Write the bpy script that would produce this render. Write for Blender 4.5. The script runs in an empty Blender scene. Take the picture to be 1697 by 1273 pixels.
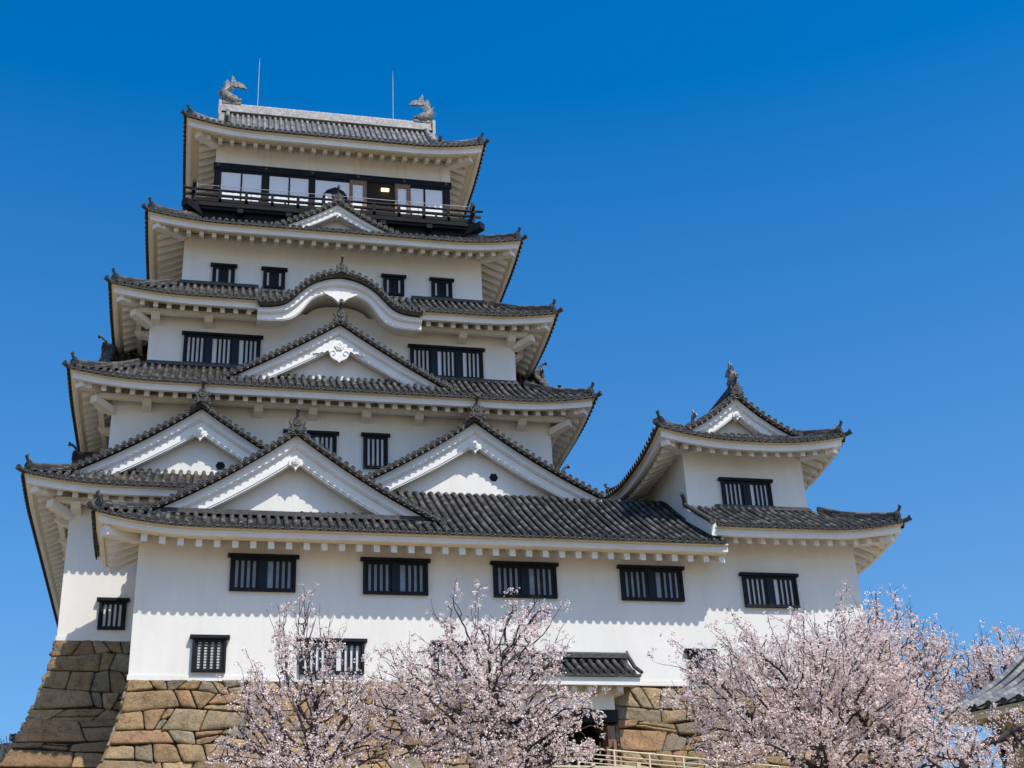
import bpy, math, random
import numpy as np
from mathutils import Vector, Matrix, noise
random.seed(7)
scene = bpy.context.scene
col = scene.collection
R = math.radians

# ------------------------------------------------------------------ camera
cam_d = bpy.data.cameras.new('camera')
cam = bpy.data.objects.new('camera', cam_d)
col.objects.link(cam)
cpos = Vector((-4.4485, -45.505, 1.6))
yaw, pit, rol = .235354, .463226, -.049576
F = Vector((math.sin(yaw) * math.cos(pit), math.cos(yaw) * math.cos(pit), math.sin(pit)))
R0 = Vector((math.cos(yaw), -math.sin(yaw), 0))
U0 = R0.cross(F)
RX = R0 * math.cos(rol) + U0 * math.sin(rol)
UX = -R0 * math.sin(rol) + U0 * math.cos(rol)
m = Matrix((RX, UX, -F)).transposed().to_4x4()
m.translation = cpos
cam.matrix_world = m
cam_d.sensor_width = 36
cam_d.lens = 2281.35 / 1697 * 36
cam_d.clip_end = 5000
cam_d.clip_start = .2
scene.camera = cam

# ------------------------------------------------------------------ light
SUN_AZ, SUN_EL = R(29), R(56)      # azimuth measured from -y towards +x
sd = Vector((math.sin(SUN_AZ) * math.cos(SUN_EL), -math.cos(SUN_AZ) * math.cos(SUN_EL), math.sin(SUN_EL)))
sl = bpy.data.lights.new('sun', 'SUN')
sl.energy = 3.8
sl.angle = R(.53)
sl.color = (1, .94, .855)
so = bpy.data.objects.new('sun', sl)
so.rotation_euler = sd.to_track_quat('Z', 'Y').to_euler()
so.location = (20, -30, 60)
col.objects.link(so)
w = bpy.data.worlds.new('World')
scene.world = w
w.use_nodes = True
nt = w.node_tree
sky = nt.nodes.new('ShaderNodeTexSky')
sky.sky_type = 'NISHITA'
sky.sun_disc = False
sky.sun_elevation = SUN_EL
sky.sun_rotation = math.atan2(sd.x, sd.y)
sky.altitude = 0
sky.air_density = 1.0
sky.dust_density = 1.1
sky.ozone_density = 4.0
bg = nt.nodes['Background']
bg.inputs[1].default_value = .14
hs = nt.nodes.new('ShaderNodeHueSaturation')
hs.inputs['Saturation'].default_value = 1.46
hs.inputs['Value'].default_value = 1.12
nt.links.new(sky.outputs[0], hs.inputs['Color'])
tcw = nt.nodes.new('ShaderNodeTexCoord'); sxyz = nt.nodes.new('ShaderNodeSeparateXYZ')
nt.links.new(tcw.outputs['Generated'], sxyz.inputs[0])
mr = nt.nodes.new('ShaderNodeMapRange')       # thin pale haze towards the horizon
mr.inputs['From Min'].default_value = .05; mr.inputs['From Max'].default_value = .62
mr.inputs['To Min'].default_value = .50; mr.inputs['To Max'].default_value = 0
nt.links.new(sxyz.outputs[2], mr.inputs['Value'])
mxw = nt.nodes.new('ShaderNodeMix'); mxw.data_type = 'RGBA'
nt.links.new(mr.outputs[0], mxw.inputs[0]); nt.links.new(hs.outputs[0], mxw.inputs[6])
mxw.inputs[7].default_value = (1.85, 2.5, 3.5, 1)
nt.links.new(mxw.outputs[2], bg.inputs[0])
scene.view_settings.view_transform = 'Standard'
scene.view_settings.look = 'None'
scene.view_settings.gamma = 1
scene.view_settings.exposure = 0.3
scene.cycles.max_bounces = 6
scene.cycles.diffuse_bounces = 4
scene.cycles.glossy_bounces = 2
scene.cycles.transparent_max_bounces = 4

# ------------------------------------------------------------------ materials
def mat(name, base, rough=.7, metal=0., spec=.4, emit=None):
    m = bpy.data.materials.new(name)
    m.use_nodes = True
    b = m.node_tree.nodes['Principled BSDF']
    b.inputs['Base Color'].default_value = (*base, 1)
    b.inputs['Roughness'].default_value = rough
    b.inputs['Metallic'].default_value = metal
    b.inputs['Specular IOR Level'].default_value = spec
    if emit:
        b.inputs['Emission Color'].default_value = (*emit[0], 1)
        b.inputs['Emission Strength'].default_value = emit[1]
    return m

def N(m, t, **kw):
    n = m.node_tree.nodes.new(t)
    for k, v in kw.items():
        if k.startswith('_'):
            n.inputs[k[1:].replace('_', ' ')].default_value = v
        else:
            setattr(n, k, v)
    return n

def L(m, a, b): m.node_tree.links.new(a, b)

def ramp(m, fac, stops):
    r = N(m, 'ShaderNodeValToRGB')
    el = r.color_ramp.elements
    el[0].position, el[0].color = stops[0][0], (*stops[0][1], 1)
    el[1].position, el[1].color = stops[-1][0], (*stops[-1][1], 1)
    for p, c in stops[1:-1]:
        e = el.new(p); e.color = (*c, 1)
    L(m, fac, r.inputs[0])
    return r.outputs[0]

def noisy(m, scale, lo, hi, detail=5, bump=0., bscale=None, dist=.02, stretch=None):
    b = m.node_tree.nodes['Principled BSDF']
    tc = N(m, 'ShaderNodeTexCoord')
    src = tc.outputs['Object']
    if stretch:
        mp = N(m, 'ShaderNodeMapping')
        mp.inputs['Scale'].default_value = stretch
        L(m, src, mp.inputs[0]); src = mp.outputs[0]
    n = N(m, 'ShaderNodeTexNoise', _Scale=scale, _Detail=detail, _Roughness=.62)
    L(m, src, n.inputs['Vector'])
    c = ramp(m, n.outputs[0], [(.3, lo), (.7, hi)])
    L(m, c, b.inputs['Base Color'])
    if bump:
        n2 = N(m, 'ShaderNodeTexNoise', _Scale=bscale or scale * 4, _Detail=6, _Roughness=.6)
        L(m, tc.outputs['Object'], n2.inputs['Vector'])
        bp = N(m, 'ShaderNodeBump', _Strength=bump, _Distance=dist)
        L(m, n2.outputs[0], bp.inputs['Height'])
        L(m, bp.outputs[0], b.inputs['Normal'])
    return m

def tile_mat(name, stops, rough, spec):
    m = mat(name, (.1, .1, .1), rough, 0, spec)
    b = m.node_tree.nodes['Principled BSDF']
    uv = N(m, 'ShaderNodeUVMap')
    sp = N(m, 'ShaderNodeSeparateXYZ'); L(m, uv.outputs[0], sp.inputs[0])
    dv = N(m, 'ShaderNodeMath', operation='DIVIDE'); L(m, sp.outputs[1], dv.inputs[0]); dv.inputs[1].default_value = .29
    fl = N(m, 'ShaderNodeMath', operation='FLOOR'); L(m, dv.outputs[0], fl.inputs[0])
    fr = N(m, 'ShaderNodeMath', operation='FRACT'); L(m, dv.outputs[0], fr.inputs[0])
    fu = N(m, 'ShaderNodeMath', operation='FLOOR'); L(m, sp.outputs[0], fu.inputs[0])
    cb = N(m, 'ShaderNodeCombineXYZ'); L(m, fu.outputs[0], cb.inputs[0]); L(m, fl.outputs[0], cb.inputs[1])
    wn = N(m, 'ShaderNodeTexWhiteNoise', noise_dimensions='2D'); L(m, cb.outputs[0], wn.inputs['Vector'])
    tc = N(m, 'ShaderNodeTexCoord')
    ns = N(m, 'ShaderNodeTexNoise', _Scale=5.0, _Detail=5, _Roughness=.7); L(m, tc.outputs['Object'], ns.inputs['Vector'])
    nb = N(m, 'ShaderNodeTexNoise', _Scale=.5, _Detail=3); L(m, tc.outputs['Object'], nb.inputs['Vector'])
    a = N(m, 'ShaderNodeMath', operation='MULTIPLY_ADD'); L(m, wn.outputs['Value'], a.inputs[0]); a.inputs[1].default_value = .55
    s2 = N(m, 'ShaderNodeMath', operation='MULTIPLY_ADD'); L(m, ns.outputs[0], s2.inputs[0]); s2.inputs[1].default_value = .5
    s3 = N(m, 'ShaderNodeMath', operation='MULTIPLY'); L(m, nb.outputs[0], s3.inputs[0]); s3.inputs[1].default_value = .35
    L(m, s3.outputs[0], s2.inputs[2]); L(m, s2.outputs[0], a.inputs[2])
    c = ramp(m, a.outputs[0], stops)
    # dark joint at each lap
    jt = N(m, 'ShaderNodeMath', operation='LESS_THAN'); L(m, fr.outputs[0], jt.inputs[0]); jt.inputs[1].default_value = .12
    mx = N(m, 'ShaderNodeMix', data_type='RGBA')
    mj = N(m, 'ShaderNodeMath', operation='MULTIPLY'); L(m, jt.outputs[0], mj.inputs[0]); mj.inputs[1].default_value = .6
    L(m, mj.outputs[0], mx.inputs[0]); L(m, c, mx.inputs[6]); mx.inputs[7].default_value = (.02, .02, .019, 1)
    L(m, mx.outputs[2], b.inputs['Base Color'])
    bp = N(m, 'ShaderNodeBump', _Strength=.8, _Distance=.025); L(m, fr.outputs[0], bp.inputs['Height'])
    bp2 = N(m, 'ShaderNodeBump', _Strength=.4, _Distance=.01); L(m, ns.outputs[0], bp2.inputs['Height'])
    L(m, bp.outputs[0], bp2.inputs['Normal']); L(m, bp2.outputs[0], b.inputs['Normal'])
    return m

TILE = tile_mat('roof_tile', [(.35, (.014, .014, .014)), (.6, (.036, .0345, .032)), (.8, (.070, .066, .059)), (1., (.145, .135, .118))], .6, .35)
TILE2 = tile_mat('roof_tile_silver', [(.35, (.07, .07, .068)), (.6, (.14, .138, .13)), (.8, (.22, .215, .2)), (1., (.34, .33, .31))], .42, .5)
TPAN_SHADE = tile_mat('pan_tile_shaded', [(.35, (.01, .01, .01)), (.6, (.022, .021, .019)), (.8, (.045, .041, .034)), (1., (.08, .072, .058))], .8, .2)  # pan tiles coloured darker to paint in shade between the round rows
TPAN2_SHADE = tile_mat('pan_tile_grey_shaded', [(.35, (.015, .015, .015)), (.6, (.03, .03, .028)), (.8, (.055, .055, .05)), (1., (.09, .088, .08))], .7, .3)  # same for the silver roof: trough shade put into the pan colour
TEND = noisy(mat('tile_end', (.1, .1, .1), .55), 9, (.016, .016, .016), (.085, .082, .076), bump=.5, bscale=40)
TEND2 = noisy(mat('tile_end_light', (.2, .2, .2), .5), 7, (.17, .17, .165), (.48, .47, .45), bump=.5, bscale=30)
PLAS = noisy(mat('white_plaster', (.8, .8, .78), .75, spec=.25), .7, (.71, .69, .635), (.81, .79, .735), detail=8, bump=.12, bscale=6, dist=.03, stretch=(1, 1, .35))
_m = PLAS; _b = _m.node_tree.nodes['Principled BSDF']
_tc = N(_m, 'ShaderNodeTexCoord'); _mp = N(_m, 'ShaderNodeMapping'); _mp.inputs['Scale'].default_value = (5, 5, .22); L(_m, _tc.outputs['Object'], _mp.inputs[0])
_n = N(_m, 'ShaderNodeTexNoise', _Scale=1.0, _Detail=5, _Roughness=.6); L(_m, _mp.outputs[0], _n.inputs['Vector'])
_c = ramp(_m, _n.outputs[0], [(.42, (1, 1, 1)), (.62, (.985, .98, .97)), (.78, (.93, .925, .91))])
_x = N(_m, 'ShaderNodeMix', data_type='RGBA', blend_type='MULTIPLY'); _x.inputs[0].default_value = 1
_src = _b.inputs['Base Color'].links[0].from_socket; L(_m, _src, _x.inputs[6]); L(_m, _c, _x.inputs[7]); L(_m, _x.outputs[2], _b.inputs['Base Color'])
TRIM = noisy(mat('white_trim_plaster', (.8, .8, .78), .6, spec=.3), 1.3, (.70, .69, .65), (.81, .80, .77), detail=6, bump=.06, bscale=10)
SOFF = noisy(mat('soffit_plaster', (.72, .68, .58), .8, spec=.2), 1.1, (.68, .60, .40), (.79, .72, .52), detail=6)
BLACK = noisy(mat('black_lacquer', (.012, .012, .014), .55, spec=.15), 3, (.007, .008, .011), (.018, .018, .021))
DBLUE = mat('dark_shutter', (.008, .014, .022), .5, spec=.2)
GREYW = noisy(mat('weathered_dark_wood', (.05, .048, .045), .75, spec=.12), 4, (.009, .009, .010), (.020, .020, .020))
PANE = noisy(mat('paper_pane', (.55, .56, .56), .5), 3, (.66, .66, .66), (.76, .76, .75))
PANED = noisy(mat('glass_pane_dim', (.2, .22, .24), .2, spec=.6), 3, (.18, .20, .22), (.30, .31, .33))
SHOJI = mat('shoji_panel', (.78, .80, .82), .5)
WOODB = noisy(mat('brown_wood', (.22, .12, .07), .5), 8, (.15, .08, .045), (.27, .15, .09), stretch=(1, 1, .2))
DARK = mat('dark_interior', (.02, .013, .009), .8)
LAMP = mat('warm_lamp', (.9, .7, .3), .5, emit=((1, .74, .32), 2.2))
METAL = mat('rail_metal', (.34, .34, .33), .45, .6)
BRASS = mat('aged_brass', (.16, .13, .05), .45, .6)
CREAM = mat('cream_painted_metal', (.62, .56, .38), .45)
BLIND = noisy(mat('window_blind', (.5, .48, .42), .6), .1, (.15, .14, .12), (.15, .14, .12))
_b = BLIND.node_tree.nodes['Principled BSDF']
_tc = N(BLIND, 'ShaderNodeTexCoord'); _wv = N(BLIND, 'ShaderNodeTexWave', wave_type='BANDS', bands_direction='Z', _Scale=3.6)
L(BLIND, _tc.outputs['Object'], _wv.inputs['Vector']); L(BLIND, ramp(BLIND, _wv.outputs['Fac'], [(.3, (.10, .09, .08)), (.6, (.6, .58, .52))]), _b.inputs['Base Color'])

FISH = noisy(mat('weathered_fish_tile', (.2, .2, .2), .5), 9, (.035, .035, .035), (.36, .35, .33), bump=1., bscale=14, dist=.05)
HROOF = tile_mat('house_roof_tile', [(.35, (.09, .09, .09)), (.6, (.15, .15, .145)), (.8, (.2, .2, .19)), (1., (.28, .28, .26))], .5, .4)
def stone_mat():
    m = mat('stone_blocks', (.3, .25, .18), .85, spec=.25)
    b = m.node_tree.nodes['Principled BSDF']
    at = N(m, 'ShaderNodeAttribute', attribute_name='stone')
    tc = N(m, 'ShaderNodeTexCoord')
    n1 = N(m, 'ShaderNodeTexNoise', _Scale=2.6, _Detail=8, _Roughness=.68); L(m, tc.outputs['Object'], n1.inputs['Vector'])
    n2 = N(m, 'ShaderNodeTexNoise', _Scale=14., _Detail=6, _Roughness=.75); L(m, tc.outputs['Object'], n2.inputs['Vector'])
    c1 = ramp(m, n1.outputs[0], [(.25, (.55, .50, .46)), (.5, (1, 1, 1)), (.75, (1.3, 1.18, 1.0))])
    c2 = ramp(m, n2.outputs[0], [(.25, (.42, .40, .38)), (.48, (.95, .93, .9)), (.75, (1.4, 1.33, 1.25))])
    x1 = N(m, 'ShaderNodeMix', data_type='RGBA', blend_type='MULTIPLY'); x1.inputs[0].default_value = 1
    x2 = N(m, 'ShaderNodeMix', data_type='RGBA', blend_type='MULTIPLY'); x2.inputs[0].default_value = .8
    L(m, at.outputs['Color'], x1.inputs[6]); L(m, c1, x1.inputs[7]); L(m, x1.outputs[2], x2.inputs[6]); L(m, c2, x2.inputs[7])
    vo = N(m, 'ShaderNodeTexVoronoi', feature='DISTANCE_TO_EDGE', _Scale=1.5)
    nd = N(m, 'ShaderNodeTexNoise', _Scale=2.2, _Detail=5, _Roughness=.7); L(m, tc.outputs['Object'], nd.inputs['Vector'])
    va = N(m, 'ShaderNodeVectorMath', operation='MULTIPLY_ADD'); L(m, nd.outputs['Color'], va.inputs[0]); va.inputs[1].default_value = (.7, .7, .7); L(m, tc.outputs['Object'], va.inputs[2]); L(m, va.outputs[0], vo.inputs['Vector'])
    ck = ramp(m, vo.outputs['Distance'], [(0, (.3, .28, .26)), (.012, (.75, .74, .72)), (.03, (1, 1, 1))])
    x3 = N(m, 'ShaderNodeMix', data_type='RGBA', blend_type='MULTIPLY'); x3.inputs[0].default_value = .7
    L(m, x2.outputs[2], x3.inputs[6]); L(m, ck, x3.inputs[7])
    L(m, x3.outputs[2], b.inputs['Base Color'])
    bp = N(m, 'ShaderNodeBump', _Strength=1.0, _Distance=.06); L(m, n2.outputs[0], bp.inputs['Height'])
    bp1 = N(m, 'ShaderNodeBump', _Strength=.6, _Distance=.12); L(m, n1.outputs[0], bp1.inputs['Height'])
    L(m, bp.outputs[0], bp1.inputs['Normal']); L(m, bp1.outputs[0], b.inputs['Normal'])
    return m
STONE = stone_mat()
GAPM = mat('dark_joint_soil', (.035, .028, .02), .95)
GROUND = noisy(mat('sandy_ground', (.42, .35, .25), .9), 3, (.21, .16, .095), (.32, .25, .16), bump=.5, bscale=30)
GRASS = noisy(mat('grass_bank', (.1, .12, .04), .9), 2, (.07, .09, .03), (.2, .19, .08), bump=.6, bscale=20)
HILLM = noisy(mat('wooded_hill', (.05, .06, .05), .95), .08, (.022, .03, .03), (.06, .065, .06), bump=1, bscale=.3, dist=2)
BARK = noisy(mat('cherry_bark', (.045, .032, .028), .85), 6, (.018, .013, .013), (.07, .05, .045), bump=.6, bscale=25)

def petal_mat(name, a, b2, c):
    m = mat(name, a, .7, spec=.15)
    nt = m.node_tree
    b = nt.nodes['Principled BSDF']
    gi = N(m, 'ShaderNodeNewGeometry')
    col_ = ramp(m, gi.outputs['Random Per Island'], [(.0, c), (.06, c), (.12, b2), (.5, a), (1., (min(1, a[0] * 1.12), min(1, a[1] * 1.16), min(1, a[2] * 1.14)))])
    L(m, col_, b.inputs['Base Color'])
    tr = N(m, 'ShaderNodeBsdfTranslucent'); L(m, col_, tr.inputs['Color'])
    mx = N(m, 'ShaderNodeMixShader'); mx.inputs[0].default_value = .35
    out = [n for n in nt.nodes if n.type == 'OUTPUT_MATERIAL'][0]
    L(m, b.outputs[0], mx.inputs[1]); L(m, tr.outputs[0], mx.inputs[2]); L(m, mx.outputs[0], out.inputs['Surface'])
    return m
PETAL = petal_mat('cherry_petals', (.95, .825, .79), (.87, .70, .68), (.32, .15, .10))

# ------------------------------------------------------------------ mesh helper
class MB:
    def __init__(s): s.v = []; s.f = []; s.u = []; s.m = []; s.mats = []; s.sm = []
    def mi(s, mt):
        if mt not in s.mats: s.mats.append(mt)
        return s.mats.index(mt)
    def add(s, vs, fs, mt, uvs=None, smooth=False):
        o = len(s.v); s.v.extend(vs); k = s.mi(mt)
        for f in fs:
            s.f.append(tuple(i + o for i in f)); s.m.append(k); s.sm.append(smooth)
            if uvs is None: s.u.extend([(0, 0)] * len(f))
            else: s.u.extend([uvs[i] for i in f])
    def hexa(s, p, mt):      # 8 points: bottom 4 ccw, top 4 ccw
        s.add(p, [(3, 2, 1, 0), (4, 5, 6, 7), (0, 1, 5, 4), (1, 2, 6, 5), (2, 3, 7, 6), (3, 0, 4, 7)], mt)
    def box(s, x0, x1, y0, y1, z0, z1, mt):
        s.hexa([(x0, y0, z0), (x1, y0, z0), (x1, y1, z0), (x0, y1, z0), (x0, y0, z1), (x1, y0, z1), (x1, y1, z1), (x0, y1, z1)], mt)
    def beam(s, a, b, wv, hv, mt):    # box from a to b, half-vectors w,h
        a, b, wv, hv = map(Vector, (a, b, wv, hv))
        p = [a - wv - hv, a + wv - hv, b + wv - hv, b - wv - hv, a - wv + hv, a + wv + hv, b + wv + hv, b - wv + hv]
        s.hexa([tuple(q) for q in p], mt)
    def tube(s, pts, rad, mt, n=8, caps=True, row=0, smooth=True, half=None, lat=None):
        pts = [Vector(p) for p in pts]
        if not hasattr(rad, '__len__'): rad = [rad] * len(pts)
        vs = []; uv = []; d = 0
        up = Vector((0, 0, 1))
        prev = None
        ang = [(2 * math.pi * j / n) for j in range(n)] if half is None else [math.pi * j / (n - 1) for j in range(n)]
        for i, p in enumerate(pts):
            t = (pts[min(i + 1, len(pts) - 1)] - pts[max(i - 1, 0)])
            if t.length < 1e-9: t = Vector((0, 0, 1))
            t.normalize()
            if lat is not None: a = Vector(lat)
            else:
                if prev is None:
                    a = t.cross(up)
                    if a.length < .05: a = t.cross(Vector((1, 0, 0)))
                else: a = prev - t * prev.dot(t)
                a.normalize()
            prev = a
            b = a.cross(t)
            if lat is not None and b.z < 0: b = -b
            if i: d += (p - pts[i - 1]).length
            for q in ang:
                vs.append(tuple(p + a * (math.cos(q) * rad[i]) + b * (math.sin(q) * rad[i])))
                uv.append((row + .5, d))
        fs = []
        k = len(ang)
        for i in range(len(pts) - 1):
            for j in range(k if half is None else k - 1):
                fs.append((i * k + j, i * k + (j + 1) % k, (i + 1) * k + (j + 1) % k, (i + 1) * k + j))
        s.add(vs, fs, mt, uv, smooth)
        if caps:
            s.add(vs[:k], [tuple(range(k - 1, -1, -1))], mt)
            s.add(vs[-k:], [tuple(range(k))], mt)
    def disc(s, c, nrm, r, mt, th=.05, n=10):     # tile end: rim, recessed face, boss
        c, nrm = Vector(c), Vector(nrm).normalized()
        a = nrm.cross(Vector((0, 0, 1)))
        if a.length < .1: a = Vector((1, 0, 0))
        a.normalize(); b = a.cross(nrm)
        rings = [(r, -th), (r, 0), (r * .74, 0), (r * .7, -.014), (r * .34, -.014), (r * .28, .004)]
        vs = []
        for rr, h in rings:
            for j in range(n):
                q = 2 * math.pi * j / n
                vs.append(tuple(c + nrm * h + a * (rr * math.cos(q)) + b * (rr * math.sin(q))))
        fs = []
        for i in range(len(rings) - 1):
            for j in range(n):
                fs.append((i * n + j, i * n + (j + 1) % n, (i + 1) * n + (j + 1) % n, (i + 1) * n + j))
        fs.append(tuple((len(rings) - 1) * n + j for j in range(n)))
        s.add(vs, fs, mt)
    def prism(s, poly, M, d0, d1, mt):    # polygon in (l,z) extruded from depth d0 to d1, mapped by M(l,d,z)
        n = len(poly)
        vs = [M(l, d0, z) for l, z in poly] + [M(l, d1, z) for l, z in poly]
        fs = [tuple(range(n)), tuple(range(2 * n - 1, n - 1, -1))] + [(i, (i + 1) % n, (i + 1) % n + n, i + n) for i in range(n)]
        s.add(vs, fs, mt)
    def build(s, name, parent=None, label=None):
        me = bpy.data.meshes.new(name)
        me.from_pydata([tuple(v) for v in s.v], [], s.f)
        uv = me.uv_layers.new(name='UVMap')
        uv.data.foreach_set('uv', np.array(s.u, dtype=np.float32).ravel())
        me.polygons.foreach_set('material_index', s.m)
        me.polygons.foreach_set('use_smooth', s.sm)
        for mt in s.mats: me.materials.append(mt)
        me.update()
        o = bpy.data.objects.new(name, me)
        col.objects.link(o)
        if parent: o.parent = parent
        if label: o['label'] = label
        return o

def empty(name, loc=(0, 0, 0)):
    o = bpy.data.objects.new(name, None)
    o.empty_display_size = .5
    col.objects.link(o)
    return o
def tag(o, label=None, cat=None, group=None, kind=None):
    if label: o['label'] = label
    if cat: o['category'] = cat
    if group: o['group'] = group
    if kind: o['kind'] = kind
    return o

# ------------------------------------------------------------------ ornament tiles
def onigawara(mb, M, l, d, z, s, mt, horn=1.):
    """ridge-end tile: shield plate with disc, side scrolls and a horn cylinder; M maps local (l,d,z), front is -d"""
    pl = [(-.40, -.46), (-.22, -.34), (0, -.26), (.22, -.34), (.40, -.46), (.42, -.30), (.27, -.14), (.22, .12), (.16, .32), (0, .38), (-.16, .32), (-.22, .12), (-.27, -.14), (-.42, -.30)]
    mb.prism([(l + a * s, z + b * s) for a, b in pl], M, d, d + .12 * s, mt)
    fr = Vector(M(0, -1, 0)) - Vector(M(0, 0, 0))
    mb.disc(M(l, d - .05 * s, z + .10 * s), fr, .17 * s, mt, th=.06 * s, n=12)
    for q in (-1, 1):
        mb.disc(M(l + q * .30 * s, d - .03 * s, z - .20 * s), fr, .10 * s, mt, th=.08 * s)
        mb.tube([M(l + q * (.24 + .10 * math.sin(k)) * s, d + .04 * s, z + (-.02 + .1 * k) * s) for k in (0, .7, 1.4, 2.1, 2.8)], [.06 * s, .06 * s, .055 * s, .04 * s, .02 * s], mt, n=6)
    mb.disc(M(l, d - .03 * s, z - .20 * s), fr, .11 * s, mt, th=.08 * s)
    if horn:
        pts = [M(l, d + .20 * s, z + .28 * s), M(l, d + .10 * s, z + .50 * s), M(l, d - .04 * s, z + .66 * s), M(l, d - .24 * s, z + .74 * s)]
        mb.tube(pts, [.09 * s, .07 * s, .07 * s, .08 * s], mt, n=8)
        dirn = (Vector(pts[-1]) - Vector(pts[-2])).normalized()
        mb.disc(Vector(pts[-1]) + fr * .03, fr + Vector((0, 0, .1)), .12 * s, mt, th=.06)

def ridge(mb, pts, w, h, capr, mt, mtc=None, courses=3, row=0):
    """stacked ridge tiles under a round cap, following pts (base line)"""
    pts = [Vector(p) for p in pts]
    for c in range(courses):
        z0, z1 = h * c / courses, h * (c + 1) / courses - .012
        ww = w * (1 - .10 * c)
        vs = []; uv = []; d = 0
        for i, p in enumerate(pts):
            t = pts[min(i + 1, len(pts) - 1)] - pts[max(i - 1, 0)]
            a = Vector((t.y, -t.x, 0))
            if a.length < 1e-6: a = Vector((1, 0, 0))
            a.normalize()
            if i: d += (p - pts[i - 1]).length
            for q, zz in ((-1, z0), (1, z0), (1, z1), (-1, z1)):
                vs.append(tuple(p + a * (q * ww / 2) + Vector((0, 0, zz)))); uv.append((row + c * 3 + .5, d))
        n = len(pts)
        fs = [(i * 4 + j, i * 4 + (j + 1) % 4, (i + 1) * 4 + (j + 1) % 4, (i + 1) * 4 + j) for i in range(n - 1) for j in range(4)]
        fs += [(3, 2, 1, 0), tuple((n - 1) * 4 + j for j in range(4))]
        mb.add(vs, fs, mt, uv)
    mb.tube([p + Vector((0, 0, h)) for p in pts], capr, mtc or mt, n=8, row=row + 77)

def tile_rows(mb, rows, lat, pitch, mt, r=.075, sheet=True, row0=0, step=False):
    """rows: list of equal-length polylines from the eave up; round tiles on each, pan sheet in between"""
    lat = Vector(lat)
    for k, path in enumerate(rows):
        up = Vector((0, 0, .03))
        mb.tube([Vector(p) + up for p in path], r, mt, n=6, caps=False, row=row0 + k * 2, half=True, lat=lat)
    if sheet:
        for k in range(len(rows) - 1):
            A, B = rows[k], rows[k + 1]
            vs = []; uv = []; d = 0
            for i in range(len(A)):
                a, b = Vector(A[i]), Vector(B[i])
                if i: d += (a - Vector(A[i - 1])).length
                c = (a + b) / 2 - Vector((0, 0, .05))
                for p in (a, c, b): vs.append(tuple(p)); uv.append((row0 + k * 2 + 1.5, d + .1))
            fs = []
            for i in range(len(A) - 1):
                for j in range(2):
                    fs.append((i * 3 + j, i * 3 + j + 1, (i + 1) * 3 + j + 1, (i + 1) * 3 + j))
            mb.add(vs, fs, TPAN2_SHADE if mt is TILE2 else TPAN_SHADE, uv)

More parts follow.
